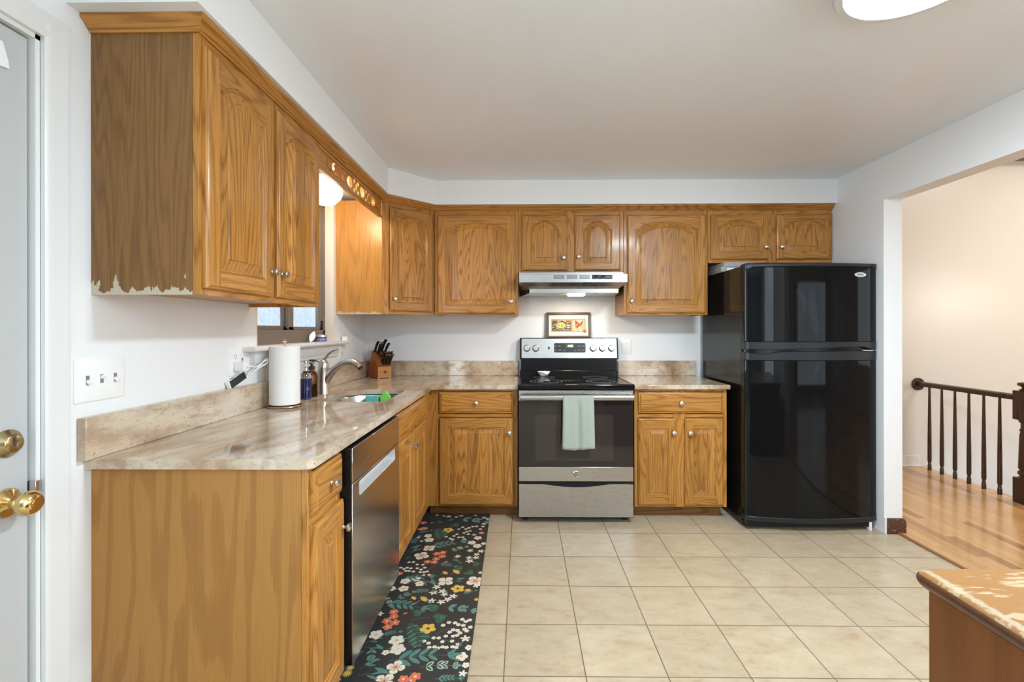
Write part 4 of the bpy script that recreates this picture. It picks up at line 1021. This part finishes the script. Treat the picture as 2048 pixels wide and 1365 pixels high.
# charger, cable and battery box
q = B().prism(rrect(-.016,.016,-.020,.020,.004,3), -.055, -.009, 'xz').build('phone_charger', 'white', rot=(0,0,pi/2), loc=(XL, 2.04, 1.126), bevel=.003)
tag(q, 'white charger brick plugged into the outlet left of the paper towels', 'charger')
cb = B(); pts = []
cx0 = (-1.214, 2.04, 1.126)
ctrl = [(-1.215,2.04,1.126),(-1.20,2.05,1.124),(-1.195,2.09,1.120),(-1.20,2.13,1.128),(-1.205,2.17,1.146),(-1.21,2.20,1.150),(-1.212,2.215,1.138),(-1.215,2.19,1.126),(-1.22,2.14,1.112),(-1.225,2.10,1.094),(-1.228,2.075,1.088),(-1.225,2.09,1.100),(-1.215,2.15,1.130),(-1.21,2.195,1.143),(-1.215,2.205,1.128),(-1.22,2.17,1.115),(-1.228,2.10,1.092),(-1.235,2.075,1.082)]
def catmull(P, n=6):
    P = [V(p) for p in P]; out = []
    for i in range(len(P)-1):
        p0, p1, p2, p3 = P[max(i-1,0)], P[i], P[i+1], P[min(i+2,len(P)-1)]
        for k in range(n):
            t = k/n
            out.append(.5*((2*p1)+(p2-p0)*t+(2*p0-5*p1+4*p2-p3)*t*t+(3*p1-p0-3*p2+p3)*t**3))
    out.append(P[-1]); return out
cb.tube(catmull(ctrl), .0021, 8)
tag(cb.build('charging_cable', 'white'), 'looped white charging cable hanging from the charger beside the paper towels', 'cable')
o = thing('power_bank', 'white and black power bank lying tilted on the granite backsplash below the charger', 'power bank', (-1.254, 2.04, 1.050)); o.rotation_euler = (RAD(16), RAD(-12), 0)
B().box(-.012, .008, -.062, .062, 0, .034).build('battery_case', 'white', o, bevel=.004)
B().box(.0078, .0115, -.060, .060, .001, .033).build('battery_back', 'black_matte', o, bevel=.002)
B().box(-.006, .004, -.030, -.012, .0338, .0345).build('port', 'slot', o)
# sill
o = thing('jar', 'small lidded jar with purple scalloped label on the window sill', 'jar', (XL-.022, 2.985, 1.2105))
B().lathe([(0,0),(.030,0),(.032,.003),(.032,.028),(.030,.030),(0,.030)], (0,0,0), 'z', 32).build('jar_body', simple('lilac_jar', (.42,.40,.62), .25, .05), o)
b = B().lathe([(.0322,.020),(.0326,.020),(.0326,.029),(.0322,.029)], (0,0,0), 'z', 32)
for i in range(12):
    a = 2*pi*i/12; b.lathe([(0,0),(.0065,0),(0,.0008)], (0,0,0), 'x', 10) if False else None
b.build('purple_band', simple('purple_print', (.055,.045,.30), .4, .05), o)
sc_ = B()
for i in range(12):
    a = 2*pi*i/12
    M_ = Matrix.Rotation(a, 4, 'Z')
    sc_.add([tuple(M_ @ V((.0327, .0062*cos(2*pi*k/10), .0085+.0065*sin(2*pi*k/10)))) for k in range(10)], [tuple(range(10))])
sc_.build('scallops', 'purple' if False else MT.setdefault('purple', simple('deep_purple', (.12,.10,.40), .4, .05)), o)
B().lathe([(0,.030),(.0335,.030),(.0335,.042),(.032,.044),(0,.044)], (0,0,0), 'z', 32).build('lid', simple('silver_lid', (.62,.62,.60), .3, .05, metal=.6), o)
b = B(); N = 28
def leafp(t): return .017*sin(pi*t)**.8
l0, l1 = [], []
for i in range(N):
    a = 2*pi*i/N; zz = .036 - .036*cos(a); t = zz/.072
    w_ = leafp(min(max(t,0),1))*(1 if sin(a) >= 0 else -1)
    l0.append((0, w_, zz)); l1.append((-.006, w_*.75, .036 + (zz-.036)*.8))
b.loft([[(.003, p[1], p[2]) for p in l0], l0, l1], 0, True, True)
tag(b.build('spoon_holder', 'ceramic', loc=(XL-.03, 2.845, 1.2105), rot=(RAD(-20), RAD(-8), RAD(-58))), 'small white pointed oval dish propped on the sill beside the jar', 'dish')

# ---------------------------------------------------------------- counter things
o = thing('paper_towel_holder', 'brass wire paper towel stand with ring base and ball finial', 'paper towel holder', (-1.152, 2.25, CZ))
b = B().tube([(.074*cos(2*pi*i/40), .074*sin(2*pi*i/40), .005) for i in range(41)], .0048, 8, caps=False)
b.tube([(-.074,0,.005),(.074,0,.005)], .004, 8); b.build('ring_base', 'brass_old', o)
B().tube([(0,0,.005),(0,0,.312)], .004, 10).build('rod', 'brass_old', o)
B().lathe([(0,-.010),(.008,-.006),(.0105,0),(.008,.007),(0,.011)], (0,0,.318), 'z', 20).build('finial', 'chrome', o)
b = B(); n = 48; R_ = .0685
prof_ = [(.020,.014),(.066,.014),(R_,.016),(R_,.290),(.066,.293),(.020,.293),(.020,.014)]
b.lathe(prof_, (0,0,0), 'z', n)
tag(b.build('paper_towel_roll', 'paper', loc=(-1.152, 2.25, CZ)), 'full white paper towel roll standing on the granite near the window', 'paper towel roll')
o = thing('soap_bottle', 'ribbed glass soap bottle filled with dark blue soap, clear pump', 'soap bottle', (-1.166, 2.50, CZ))
n = 40
def ribbed(rr, z): return [((rr + .0007*(1 if q % 2 else -1))*cos(2*pi*q/n), (rr + .0007*(1 if q % 2 else -1))*sin(2*pi*q/n), z) for q in range(n)]
B().loft([ribbed(.024,.0), ribbed(.027,.003), ribbed(.027,.112)], 0, True, True).build('blue_soap', 'blue', o)
B().loft([ribbed(.0272,.1125), ribbed(.0272,.124), ribbed(.024,.136), ribbed(.013,.146), ribbed(.012,.152)], 0, True, True).build('glass_shoulder', 'glass', o)
b = B().lathe([(0,.152),(.014,.152),(.014,.168),(.008,.172),(.006,.174),(.006,.188),(.010,.189),(.010,.204),(.007,.207),(0,.207)], (0,0,0), 'z', 20)
b.tube([(.006,0,.200),(.030,-.006,.199),(.044,-.010,.194)], [.004,.0035,.003], 8)
b.build('pump', 'chrome', o)
o = thing('soap_bottle', 'amber glass soap bottle with black pump, beside the faucet', 'soap bottle', (-1.176, 2.592, CZ))
B().lathe([(0,0),(.028,0),(.031,.004),(.031,.112),(.028,.126),(.018,.138),(.013,.142),(.013,.154),(0,.154)], (0,0,0), 'z', 32).build('amber_bottle', 'amber', o)
B().lathe([(0,.004),(.026,.004),(.028,.008),(.028,.072),(0,.072)], (0,0,0), 'z', 28).build('soap', 'amber_soap', o)
b = B().lathe([(0,.150),(.016,.150),(.0165,.166),(.012,.170),(.006,.172),(.006,.180),(.0125,.181),(.0135,.202),(.010,.207),(0,.207)], (0,0,0), 'z', 24)
b.tube([(.008,0,.200),(.026,-.005,.200),(.040,-.009,.196),(.045,-.010,.192)], [.004,.0035,.003,.003], 8)
b.build('pump', 'rubber', o)

# knife block: local x across, y back into the corner, z up
KBL = Matrix.Translation((-1.094, 3.520, CZ+.004)) @ Matrix.Rotation(RAD(42), 4, 'Z')
o = thing('knife_block', 'cherry wood knife block with pale front in the counter corner', 'knife block'); o.matrix_world = KBL
W_ = .108
b = B().prism([(0,0),(0,.085),(.105,.205),(.19,0)], 0, W_, 'yz'); 
b.build('block', 'block_wood', o, bevel=.002)
B().box(.0, W_, -.0015, .001, .0, .084).build('front_face', 'block_face', o)
lg = B()
for cx in (.050, .061):
    lg.lathe([(0,0),(.0035,0),(.0035,.0006),(0,.0006)], (cx, -.0015, .053), 'y-', 10)
lg.add([(.046,-.0019,.048),(.054,-.0019,.049),(.050,-.0019,.030),(.046,-.0019,.030),(.049,-.0019,.038)], [(0,1,2,4),(4,2,3)])
lg.add([(.056,-.0019,.049),(.065,-.0019,.048),(.067,-.0019,.030),(.063,-.0019,.030),(.060,-.0019,.038),(.056,-.0019,.030),(.053,-.0019,.030)], [(0,1,4),(1,2,3,4),(0,4,5,6)])
lg.add([(.040,-.0019,.046),(.072,-.0019,.050),(.072,-.0019,.046),(.040,-.0019,.043)], [(0,1,2,3)])
lg.build('twin_figure_mark', 'slot', o)
for x in (.008, .100):
    for y in (.008, .178): B().lathe([(0,-.004),(.006,-.004),(.006,0),(0,0)], (x, y, 0), 'z', 10).build('foot', 'white', o)
SL = V((0, .105, .120)).normalized(); NM = V((0, -.120, .105)).normalized()
def knife(label, x, t, ln, rad, cap=True, group=None, lean=0.0, cat='knife'):
    base = V((x, .105*t, .085+.120*t)) + NM*.001
    k = thing('kitchen_knife', label, cat, group=group); k.matrix_world = KBL @ Matrix.Translation(base)
    d = (NM + V((lean, 0, .32))).normalized()
    up = SL
    pts = [d*(ln*q) for q in (0, .08, .3, .55, .8, .95, 1.0)]
    bend = [0, 0, .0015, .003, .001, -.003, -.004]
    pts = [p + up*bd_ for p, bd_ in zip(pts, bend)]
    B().tube(pts, [rad*q for q in (.85, 1.0, .95, 1.05, 1.1, 1.15, .95)], 12, flat=.62).build('handle', 'handle_blk', k)
    if cap: B().tube([pts[-1]-d*.002, pts[-1]+d*.004], rad*1.12, 12, flat=.70).build('end_cap', 'nickel', k)
    B().tube([d*-.0005, d*.004], rad*.9, 10, flat=.5).build('bolster', 'nickel', k)
lab = ['left', 'middle', 'right']
for i, x in enumerate((.048, .072, .096)):
    knife('black steak knife handle, %s one in the front row of the knife block' % lab[i], x, .10, .105, .0092, group='steak knives in the block')
for i, x in enumerate((.048, .072, .096)):
    knife('black steak knife handle, %s one in the second row of the knife block' % lab[i], x, .26, .105, .0092, group='steak knives in the block')
knife('black sharpening steel handle at the left top corner of the knife block', .018, .92, .105, .0105, cap=False, group='large knives in the block')
knife('stout black knife handle with pale end cap, beside the sharpening steel', .038, .80, .110, .0125, group='large knives in the block')
knife('tallest black knife handle at the back of the knife block', .072, .93, .120, .0125, cap=False, group='large knives in the block', lean=.04)
knife('black knife handle at the right rear of the knife block', .094, .80, .105, .011, cap=False, group='large knives in the block', lean=.06)
o = thing('kitchen_scissors', 'black handled kitchen scissors sitting in the middle of the knife block', 'scissors'); o.matrix_world = KBL @ Matrix.Translation(V((.060, .105*.55, .085+.120*.55)))
for dx, pz in ((-.016, .030), (.012, .026)):
    c0 = NM*pz + V((dx, 0, .012))
    ex = V((1,0,0)); ey = (NM+V((0,0,.3))).normalized()
    B().tube([c0 + ex*.014*cos(2*pi*i/20) + ey*.022*sin(2*pi*i/20) for i in range(21)], .004, 8, caps=False).build('finger_loop', 'handle_blk', o)
B().tube([NM*-.001, NM*.014], .008, 10, flat=.5).build('blade_root', 'nickel', o)

# ---------------------------------------------------------------- floor mat with printed flowers
FL={'cream4':[(-0.571,2.63,0.039),(-0.546,2.722,0.033),(-0.391,2.365,0.038),(-0.241,2.368,0.042),(-0.481,1.762,0.032),(-0.504,1.692,0.034)],'cream5':[(-0.596,2.363,0.024),(-0.547,2.384,0.022),(-0.517,2.342,0.023),(-0.588,2.296,0.024),(-0.645,2.295,0.019),(-0.586,2.884,0.023),(-0.567,2.828,0.027),(-0.305,2.794,0.023),(-0.268,2.752,0.024),(-0.274,2.857,0.023),(-0.614,1.949,0.027),(-0.519,1.914,0.029),(-0.5,1.86,0.029),(-0.24,1.822,0.023),(-0.217,1.775,0.014),(-0.216,1.873,0.015),(-0.543,1.841,0.014),(-0.233,2.781,0.015)],'star':[(-0.427,2.311,0.02),(-0.434,2.264,0.02),(-0.392,2.275,0.02),(-0.378,2.248,0.018),(-0.333,2.233,0.019),(-0.356,2.206,0.019),(-0.429,2.195,0.019),(-0.382,2.185,0.019),(-0.366,2.625,0.018),(-0.303,2.693,0.018),(-0.24,2.686,0.018),(-0.262,2.648,0.017),(-0.3,2.611,0.018),(-0.261,2.611,0.018),(-0.293,2.572,0.021),(-0.642,2.091,0.017),(-0.238,1.927,0.02),(-0.223,1.732,0.016),(-0.253,3.065,0.017),(-0.261,3.164,0.017),(-0.233,3.143,0.017),(-0.222,2.449,0.013),(-0.23,2.327,0.019),(-0.504,3.183,0.017),(-0.419,3.195,0.016),(-0.451,3.173,0.013),(-0.302,2.9,0.014),(-0.64,2.862,0.012),(-0.61,2.811,0.011)],'coral':[(-0.655,3.078,0.021),(-0.632,2.99,0.023),(-0.651,2.98,0.02),(-0.489,2.653,0.02),(-0.456,2.669,0.02),(-0.452,2.624,0.02),(-0.482,2.595,0.02),(-0.525,2.562,0.019),(-0.486,2.559,0.019),(-0.257,2.928,0.017),(-0.584,2.107,0.019),(-0.574,2.073,0.019),(-0.596,2.041,0.02),(-0.557,2.03,0.02),(-0.581,2.0,0.02),(-0.437,1.702,0.018),(-0.396,1.715,0.02),(-0.408,1.696,0.018),(-0.645,2.438,0.017)],'yellow':[(-0.474,2.967,0.032),(-0.32,2.298,0.031),(-0.405,1.991,0.031)],'spiky':[(-0.269,2.282,0.019),(-0.218,2.207,0.015),(-0.652,1.757,0.017),(-0.653,1.728,0.021),(-0.676,1.696,0.014)],'fan':[(-0.414,2.44,0.02),(-0.359,2.45,0.027),(-0.525,2.21,0.018),(-0.478,2.2,0.027),(-0.328,3.196,0.017),(-0.544,3.187,0.017),(-0.594,3.2,0.016)],'bud':[(-0.42,2.563,0.012),(-0.527,2.096,0.011),(-0.597,3.078,0.012)],'heart':[(-0.482,3.124,0.025),(-0.548,3.089,0.027),(-0.441,3.044,0.03),(-0.341,2.495,0.027),(-0.28,2.448,0.03),(-0.254,2.541,0.028),(-0.411,2.142,0.032),(-0.473,2.101,0.027),(-0.367,2.065,0.036)],'tiny':[(-0.624,2.555,0.009),(-0.6,2.558,0.009),(-0.573,2.531,0.009),(-0.542,2.529,0.009),(-0.62,2.497,0.009),(-0.598,2.491,0.009),(-0.564,2.491,0.009),(-0.541,2.478,0.009),(-0.525,2.498,0.009),(-0.619,2.464,0.009),(-0.602,2.464,0.009),(-0.577,2.458,0.009),(-0.539,2.452,0.009),(-0.519,2.452,0.009),(-0.504,2.459,0.009),(-0.516,2.424,0.009),(-0.487,2.425,0.009),(-0.654,2.497,0.009),(-0.634,2.484,0.009),(-0.408,2.982,0.01),(-0.387,3.011,0.011),(-0.363,2.983,0.011),(-0.345,3.002,0.011),(-0.323,3.021,0.011),(-0.299,3.025,0.011),(-0.351,2.945,0.01),(-0.332,2.955,0.01),(-0.368,2.927,0.01),(-0.339,2.909,0.01),(-0.471,2.872,0.01),(-0.443,2.847,0.01),(-0.425,2.882,0.01),(-0.41,2.908,0.01),(-0.392,2.864,0.01),(-0.368,2.865,0.01),(-0.354,2.839,0.01),(-0.426,2.835,0.01),(-0.27,2.983,0.011),(-0.257,3.022,0.011),(-0.344,2.013,0.01),(-0.322,2.032,0.01),(-0.295,2.03,0.01),(-0.279,2.018,0.01),(-0.266,2.055,0.01),(-0.249,2.04,0.01),(-0.233,2.05,0.01),(-0.257,2.013,0.01),(-0.309,1.967,0.01),(-0.296,1.983,0.01),(-0.277,1.979,0.01),(-0.264,1.963,0.01),(-0.29,1.942,0.009),(-0.275,1.947,0.009),(-0.238,1.976,0.01),(-0.225,2.001,0.01),(-0.321,1.942,0.009),(-0.248,1.988,0.01),(-0.404,1.91,0.009),(-0.384,1.898,0.009),(-0.369,1.93,0.009),(-0.348,1.93,0.009),(-0.376,1.872,0.009),(-0.356,1.876,0.009),(-0.34,1.869,0.009),(-0.323,1.876,0.009),(-0.307,1.873,0.009),(-0.329,1.907,0.009),(-0.29,1.911,0.009),(-0.264,1.892,0.009),(-0.267,1.873,0.009),(-0.283,1.877,0.009)]}
SP=[(-0.535,2.738,-0.39,2.796,0),(-0.495,1.796,-0.317,1.825,0),(-0.346,2.141,-0.216,2.123,1),(-0.412,3.142,-0.272,3.101,1),(-0.412,2.692,-0.344,2.732,2),(-0.376,1.763,-0.276,1.771,2),(-0.591,2.209,-0.542,2.257,1),(-0.633,2.168,-0.485,2.14,0),(-0.585,1.948,-0.531,1.965,0),(-0.604,1.859,-0.593,1.795,1),(-0.637,2.652,-0.603,2.762,3),(-0.535,2.39,-0.438,2.326,3),(-0.36,2.353,-0.295,2.392,3),(-0.612,1.751,-0.551,1.802,3),(-0.614,1.716,-0.496,1.729,3),(-0.679,2.593,-0.628,2.615,3),(-0.298,1.847,-0.263,1.812,0),(-0.688,2.682,-0.604,2.698,3),(-0.654,2.219,-0.621,2.168,2),(-0.451,2.539,-0.379,2.519,0),(-0.39,2.596,-0.35,2.561,0),(-0.528,2.274,-0.454,2.275,0),(-0.284,2.254,-0.213,2.277,0),(-0.642,1.896,-0.579,1.928,3),(-0.638,1.87,-0.558,1.859,3),(-0.659,2.777,-0.64,2.862,0),(-0.655,1.805,-0.642,1.837,0),(-0.67,2.924,-0.596,2.953,0),(-0.312,1.703,-0.225,1.707,0),(-0.492,2.046,-0.406,2.065,4),(-0.41,1.937,-0.269,1.892,4),(-0.368,1.95,-0.306,1.996,4),(-0.501,2.478,-0.434,2.56,4),(-0.62,2.365,-0.499,2.402,0),(-0.257,1.877,-0.246,1.907,0)]
FE=[(-0.561,3.0,-0.507,2.855),(-0.499,2.029,-0.427,1.883)]
MB_ = B()
MB_.prism([(-.690,1.20),(-.196,1.20),(-.226,3.236),(-.690,3.236)], .001, .0085)
ZM = .0086
cols = {'cream':(.70,.63,.50), 'peach':(.66,.36,.22), 'coral':(.66,.16,.075), 'yellow':(.66,.43,.09), 'teal':(.085,.20,.165), 'sage':(.15,.27,.215), 'green':(.035,.105,.065), 'brown':(.12,.06,.03), 'stem':(.07,.13,.105)}
cn = list(cols); MATS = [simple('mat_charcoal', (.034,.033,.032), .5, .15, 300)] + [simple('mat_print_' + k, c, .5, .08, 150) for k, c in cols.items()]
CI = {k: i+1 for i, k in enumerate(cn)}
zl = [0]
def up_():
    zl[0] = (zl[0]+1) % 40; return ZM + .00001*zl[0]
def fpoly(pts, c): 
    pts = [(min(max(x, -.688), -.1965 - .03*(y-1.2)/2.036), min(y, 3.234)) for x, y in pts]
    z = up_(); MB_.add([(x, y, z) for x, y in pts], [tuple(range(len(pts)))], CI[c])
def petal(cx, cy, a, L, w, c, r0=0.0, tip=1.0, n=10):
    pts = []
    for i in range(n+1):
        t = i/n; pts.append((r0 + L*t, w*sin(pi*t**tip)**.75))
    pts = pts + [(x, -y) for x, y in reversed(pts[1:-1])]
    fpoly([(cx + x*cos(a) - y*sin(a), cy + x*sin(a) + y*cos(a)) for x, y in pts], c)
def disc(cx, cy, r, c, n=10): fpoly([(cx+r*cos(2*pi*i/n), cy+r*sin(2*pi*i/n)) for i in range(n)], c)
def stroke(p, q, w, c, bow_=0.0, n=6):
    p, q = V(p), V(q); d = q-p; nn = V((-d.y, d.x)).normalized(); L = d.length
    P = [p + d*(i/n) + nn*bow_*L*sin(pi*i/n) for i in range(n+1)]
    fpoly([tuple(a + nn*w) for a in P] + [tuple(a - nn*w) for a in reversed(P)], c)
    return P
def leafspray(x0, y0, x1, y1, kind):
    mx, my = (x0+x1)/2, (y0+y1)/2; g_ = {0: 1.25, 1: 1.25, 2: 1.2, 3: 1.0, 4: 1.0}[kind]
    x0, y0, x1, y1 = mx+(x0-mx)*g_, my+(y0-my)*g_, mx+(x1-mx)*g_, my+(y1-my)*g_
    cl = lambda v: min(max(v, -.66), -.235)
    x0, x1 = cl(x0), cl(x1)
    L = math.hypot(x1-x0, y1-y0); a = math.atan2(y1-y0, x1-x0)
    c = {0:'teal', 1:'sage', 2:'sage', 3:'teal', 4:'stem'}[kind]
    P = stroke((x0,y0), (x1,y1), .0016, 'stem', .06)
    if kind == 4: return
    if kind == 3:
        petal(x1, y1, a+2.6, L*.6, L*.085, c); petal(x0+(x1-x0)*.45, y0+(y1-y0)*.45, a+.35, L*.55, L*.06, c); petal(x0+(x1-x0)*.3, y0+(y1-y0)*.3, a-.5, L*.45, L*.055, c); return
    k = 5 if kind == 0 else 4
    lw = {0:.055, 1:.08, 2:.10}[kind]; ll = {0:.32, 1:.36, 2:.34}[kind]
    for i in range(1, k+1):
        p = P[min(6, int(6*i/k))]; s = 1 - .35*i/k
        for sg in (1, -1):
            petal(p.x, p.y, a + sg*.75, L*ll*s, L*lw*s, c)
            if kind == 2: petal(p.x, p.y, a + sg*.75, L*ll*s*.9, L*lw*s*.78, 'cream'); petal(p.x, p.y, a + sg*.75, L*ll*s*.85, L*lw*s*.5, 'green')
            elif kind == 1: stroke((p.x, p.y), (p.x + L*ll*s*.8*cos(a+sg*.75), p.y + L*ll*s*.8*sin(a+sg*.75)), .0011, 'green')
    petal(P[-1].x, P[-1].y, a, L*ll*.8, L*lw*.8, c)
for q in SP: leafspray(*q)
for x0, y0, x1, y1 in FE:
    a = math.atan2(y1-y0, x1-x0); L = math.hypot(x1-x0, y1-y0); P = stroke((x0,y0), (x1,y1), .0014, 'green', .12, 12)
    for i, p in enumerate(P[1:]):
        w_ = .34*sin(pi*(i+1.5)/14)
        for sg in (1, -1): petal(p.x, p.y, a + sg*1.15, L*w_, L*.028, 'teal' if i % 2 else 'green', n=6)
for x, y, r in FL['heart']:
    a = random.uniform(-2.4, -.7)
    pts = []
    for i in range(24):
        t = 2*pi*i/24; hx = 16*sin(t)**3; hy = 13*cos(t)-5*cos(2*t)-2*cos(3*t)-cos(4*t)
        pts.append((x + r*.062*(hx*cos(a) + hy*sin(a)), y + r*.062*(-hx*sin(a) + hy*cos(a))))
    fpoly(pts, 'green')
    for k in (-1, 0, 1): stroke((x, y), (x + r*.6*sin(a+pi+k*.7), y + r*.6*cos(a+pi+k*.7)), .0010, 'teal')
for kind, n_, c, cc in (('cream4', 4, 'cream', 'peach'), ('cream5', 5, 'cream', 'peach'), ('star', 5, 'cream', 'peach'), ('coral', 5, 'coral', 'cream'), ('yellow', 5, 'yellow', 'brown'), ('tiny', 5, 'cream', 'yellow')):
    for x, y, r in FL[kind]:
        r *= 1.12
        a0 = random.uniform(0, 6.28)
        if kind in ('coral', 'cream5', 'star'): petal(x, y, a0+.5, r*1.3, r*.16, 'teal')
        for i in range(n_):
            wd_ = {'cream4': .46, 'cream5': .42, 'star': .24, 'coral': .40, 'yellow': .40, 'tiny': .40}[kind]
            petal(x, y, a0 + 2*pi*i/n_, r, r*wd_, c, r*.04, 1.35 if kind != 'star' else .9, n=8 if kind != 'tiny' else 5)
        if kind == 'cream4':
            for i in range(4): petal(x, y, a0 + 2*pi*i/4, r*.62, r*.16, 'peach')
            disc(x, y, r*.10, 'brown')
        else: disc(x, y, r*(.24 if kind != 'star' else .15), cc, 8)
for x, y, r in FL['spiky']:
    for i in range(14): petal(x, y, 2*pi*i/14, r, r*.09, 'yellow', n=5)
    disc(x, y, r*.4, 'yellow')
for x, y, r in FL['fan']:
    for i in range(6): petal(x, y, RAD(-20+25*i), r*1.2, r*.18, 'yellow', n=6)
    petal(x, y, RAD(40)+pi, r*.9, r*.10, 'teal')
for x, y, r in FL['bud']:
    petal(x-r, y-r*.6, .6, r*2, r*.6, 'coral'); petal(x-r*1.2, y-r*.8, .6, r*1.1, r*.4, 'teal')
mo = MB_.build('kitchen_mat', MATS, merge=False)
tag(mo, 'long charcoal kitchen mat with cream, coral and yellow flower print along the sink cabinets', 'mat')

# ---------------------------------------------------------------- hall railing
o = thing('stair_railing', 'dark turned wood stair railing with newel post beyond the doorway', 'railing', (3.69, 3.9, 0))
B().lathe([(0,0),(.055,0),(.059,.006),(.057,.014),(.052,.018),(.048,.022),(0,.022)], (3.69, 4.4, .772), 'y-', 32).build('wall_rosette', 'dark_wood', o, world=True)
rl = [(3.69-.024,.756),(3.69+.024,.756),(3.69+.024,.764),(3.69+.028,.774),(3.69+.024,.790),(3.69+.012,.799),(3.69-.012,.799),(3.69-.024,.790),(3.69-.028,.774),(3.69-.024,.764)]
B().prism(rl, 3.50, 4.38, 'xz').build('handrail', 'dark_wood', o, world=True, bevel=.003)
BAL = [(.0,0),(.0145,0),(.0145,.045),(.011,.052),(.013,.058),(.010,.066),(.014,.078),(.0155,.09),(.0145,.30),(.0085,.757),(0,.757)]
for i in range(6):
    y = 4.272 - .1245*i
    b = B().lathe(BAL, (3.69, y, .006), 'z', 16)
    b.build('baluster', 'dark_wood', o, world=True)
nx, ny = 3.69, 3.45
n_ = B(); n_.box(nx-.055, nx+.055, ny-.055, ny+.055, .006, .192); n_.box(nx-.055, nx+.055, ny-.055, ny+.055, .618, .832)
n_.lathe([(.050,.190),(.054,.194),(.044,.200),(.040,.206),(.050,.215),(.054,.226),(.050,.238),(.040,.246),(.046,.252),(.050,.262),(.043,.50),(.038,.53),(.043,.536),(.043,.546),(.036,.552),(.036,.590),(.046,.602),(.050,.618)], (nx, ny, 0), 'z', 24)
nw = n_.build('newel_post', 'dark_wood', o, world=True, bevel=.004)
B().lathe([(0,.832),(.042,.832),(.046,.838),(.036,.846),(.028,.852),(.034,.860),(.052,.870),(.056,.880),(.050,.890),(.030,.896),(0,.898)], (nx, ny, 0), 'z', 28).build('newel_cap', 'dark_wood', nw)

# ---------------------------------------------------------------- near table corner
o = thing('worn_table', 'worn wooden cabinet top at the lower right corner of the photo, varnish flaking', 'table', (1.55, .5, 0))
tt = B()
tp = rrect(.880, 2.15, -.25, 1.072, (.02,.02,.02,.028), 5)
def tin(e): return rrect(.880+e, 2.15-e, -.25+e, 1.072-e, (.02,.02,.02,.028), 10)
bn = [(.0195 - .0195*sin(pi*k/10), .731 - .019*cos(pi*k/10)) for k in range(11)]
tt.loft([[(x,y,z) for x,y in tin(e)] for e, z in bn[:8]], 1, True, False)
tt.loft([[(x,y,z) for x,y in tin(e)] for e, z in bn[7:]], 0, False, True)
tt.build('tabletop', ['worn', 'worn_edge'], o, world=True, sharp=50)
B().box(.897, 2.12, -.22, 1.042, .0, .712).build('table_body', 'table_side', o, world=True, bevel=.003)
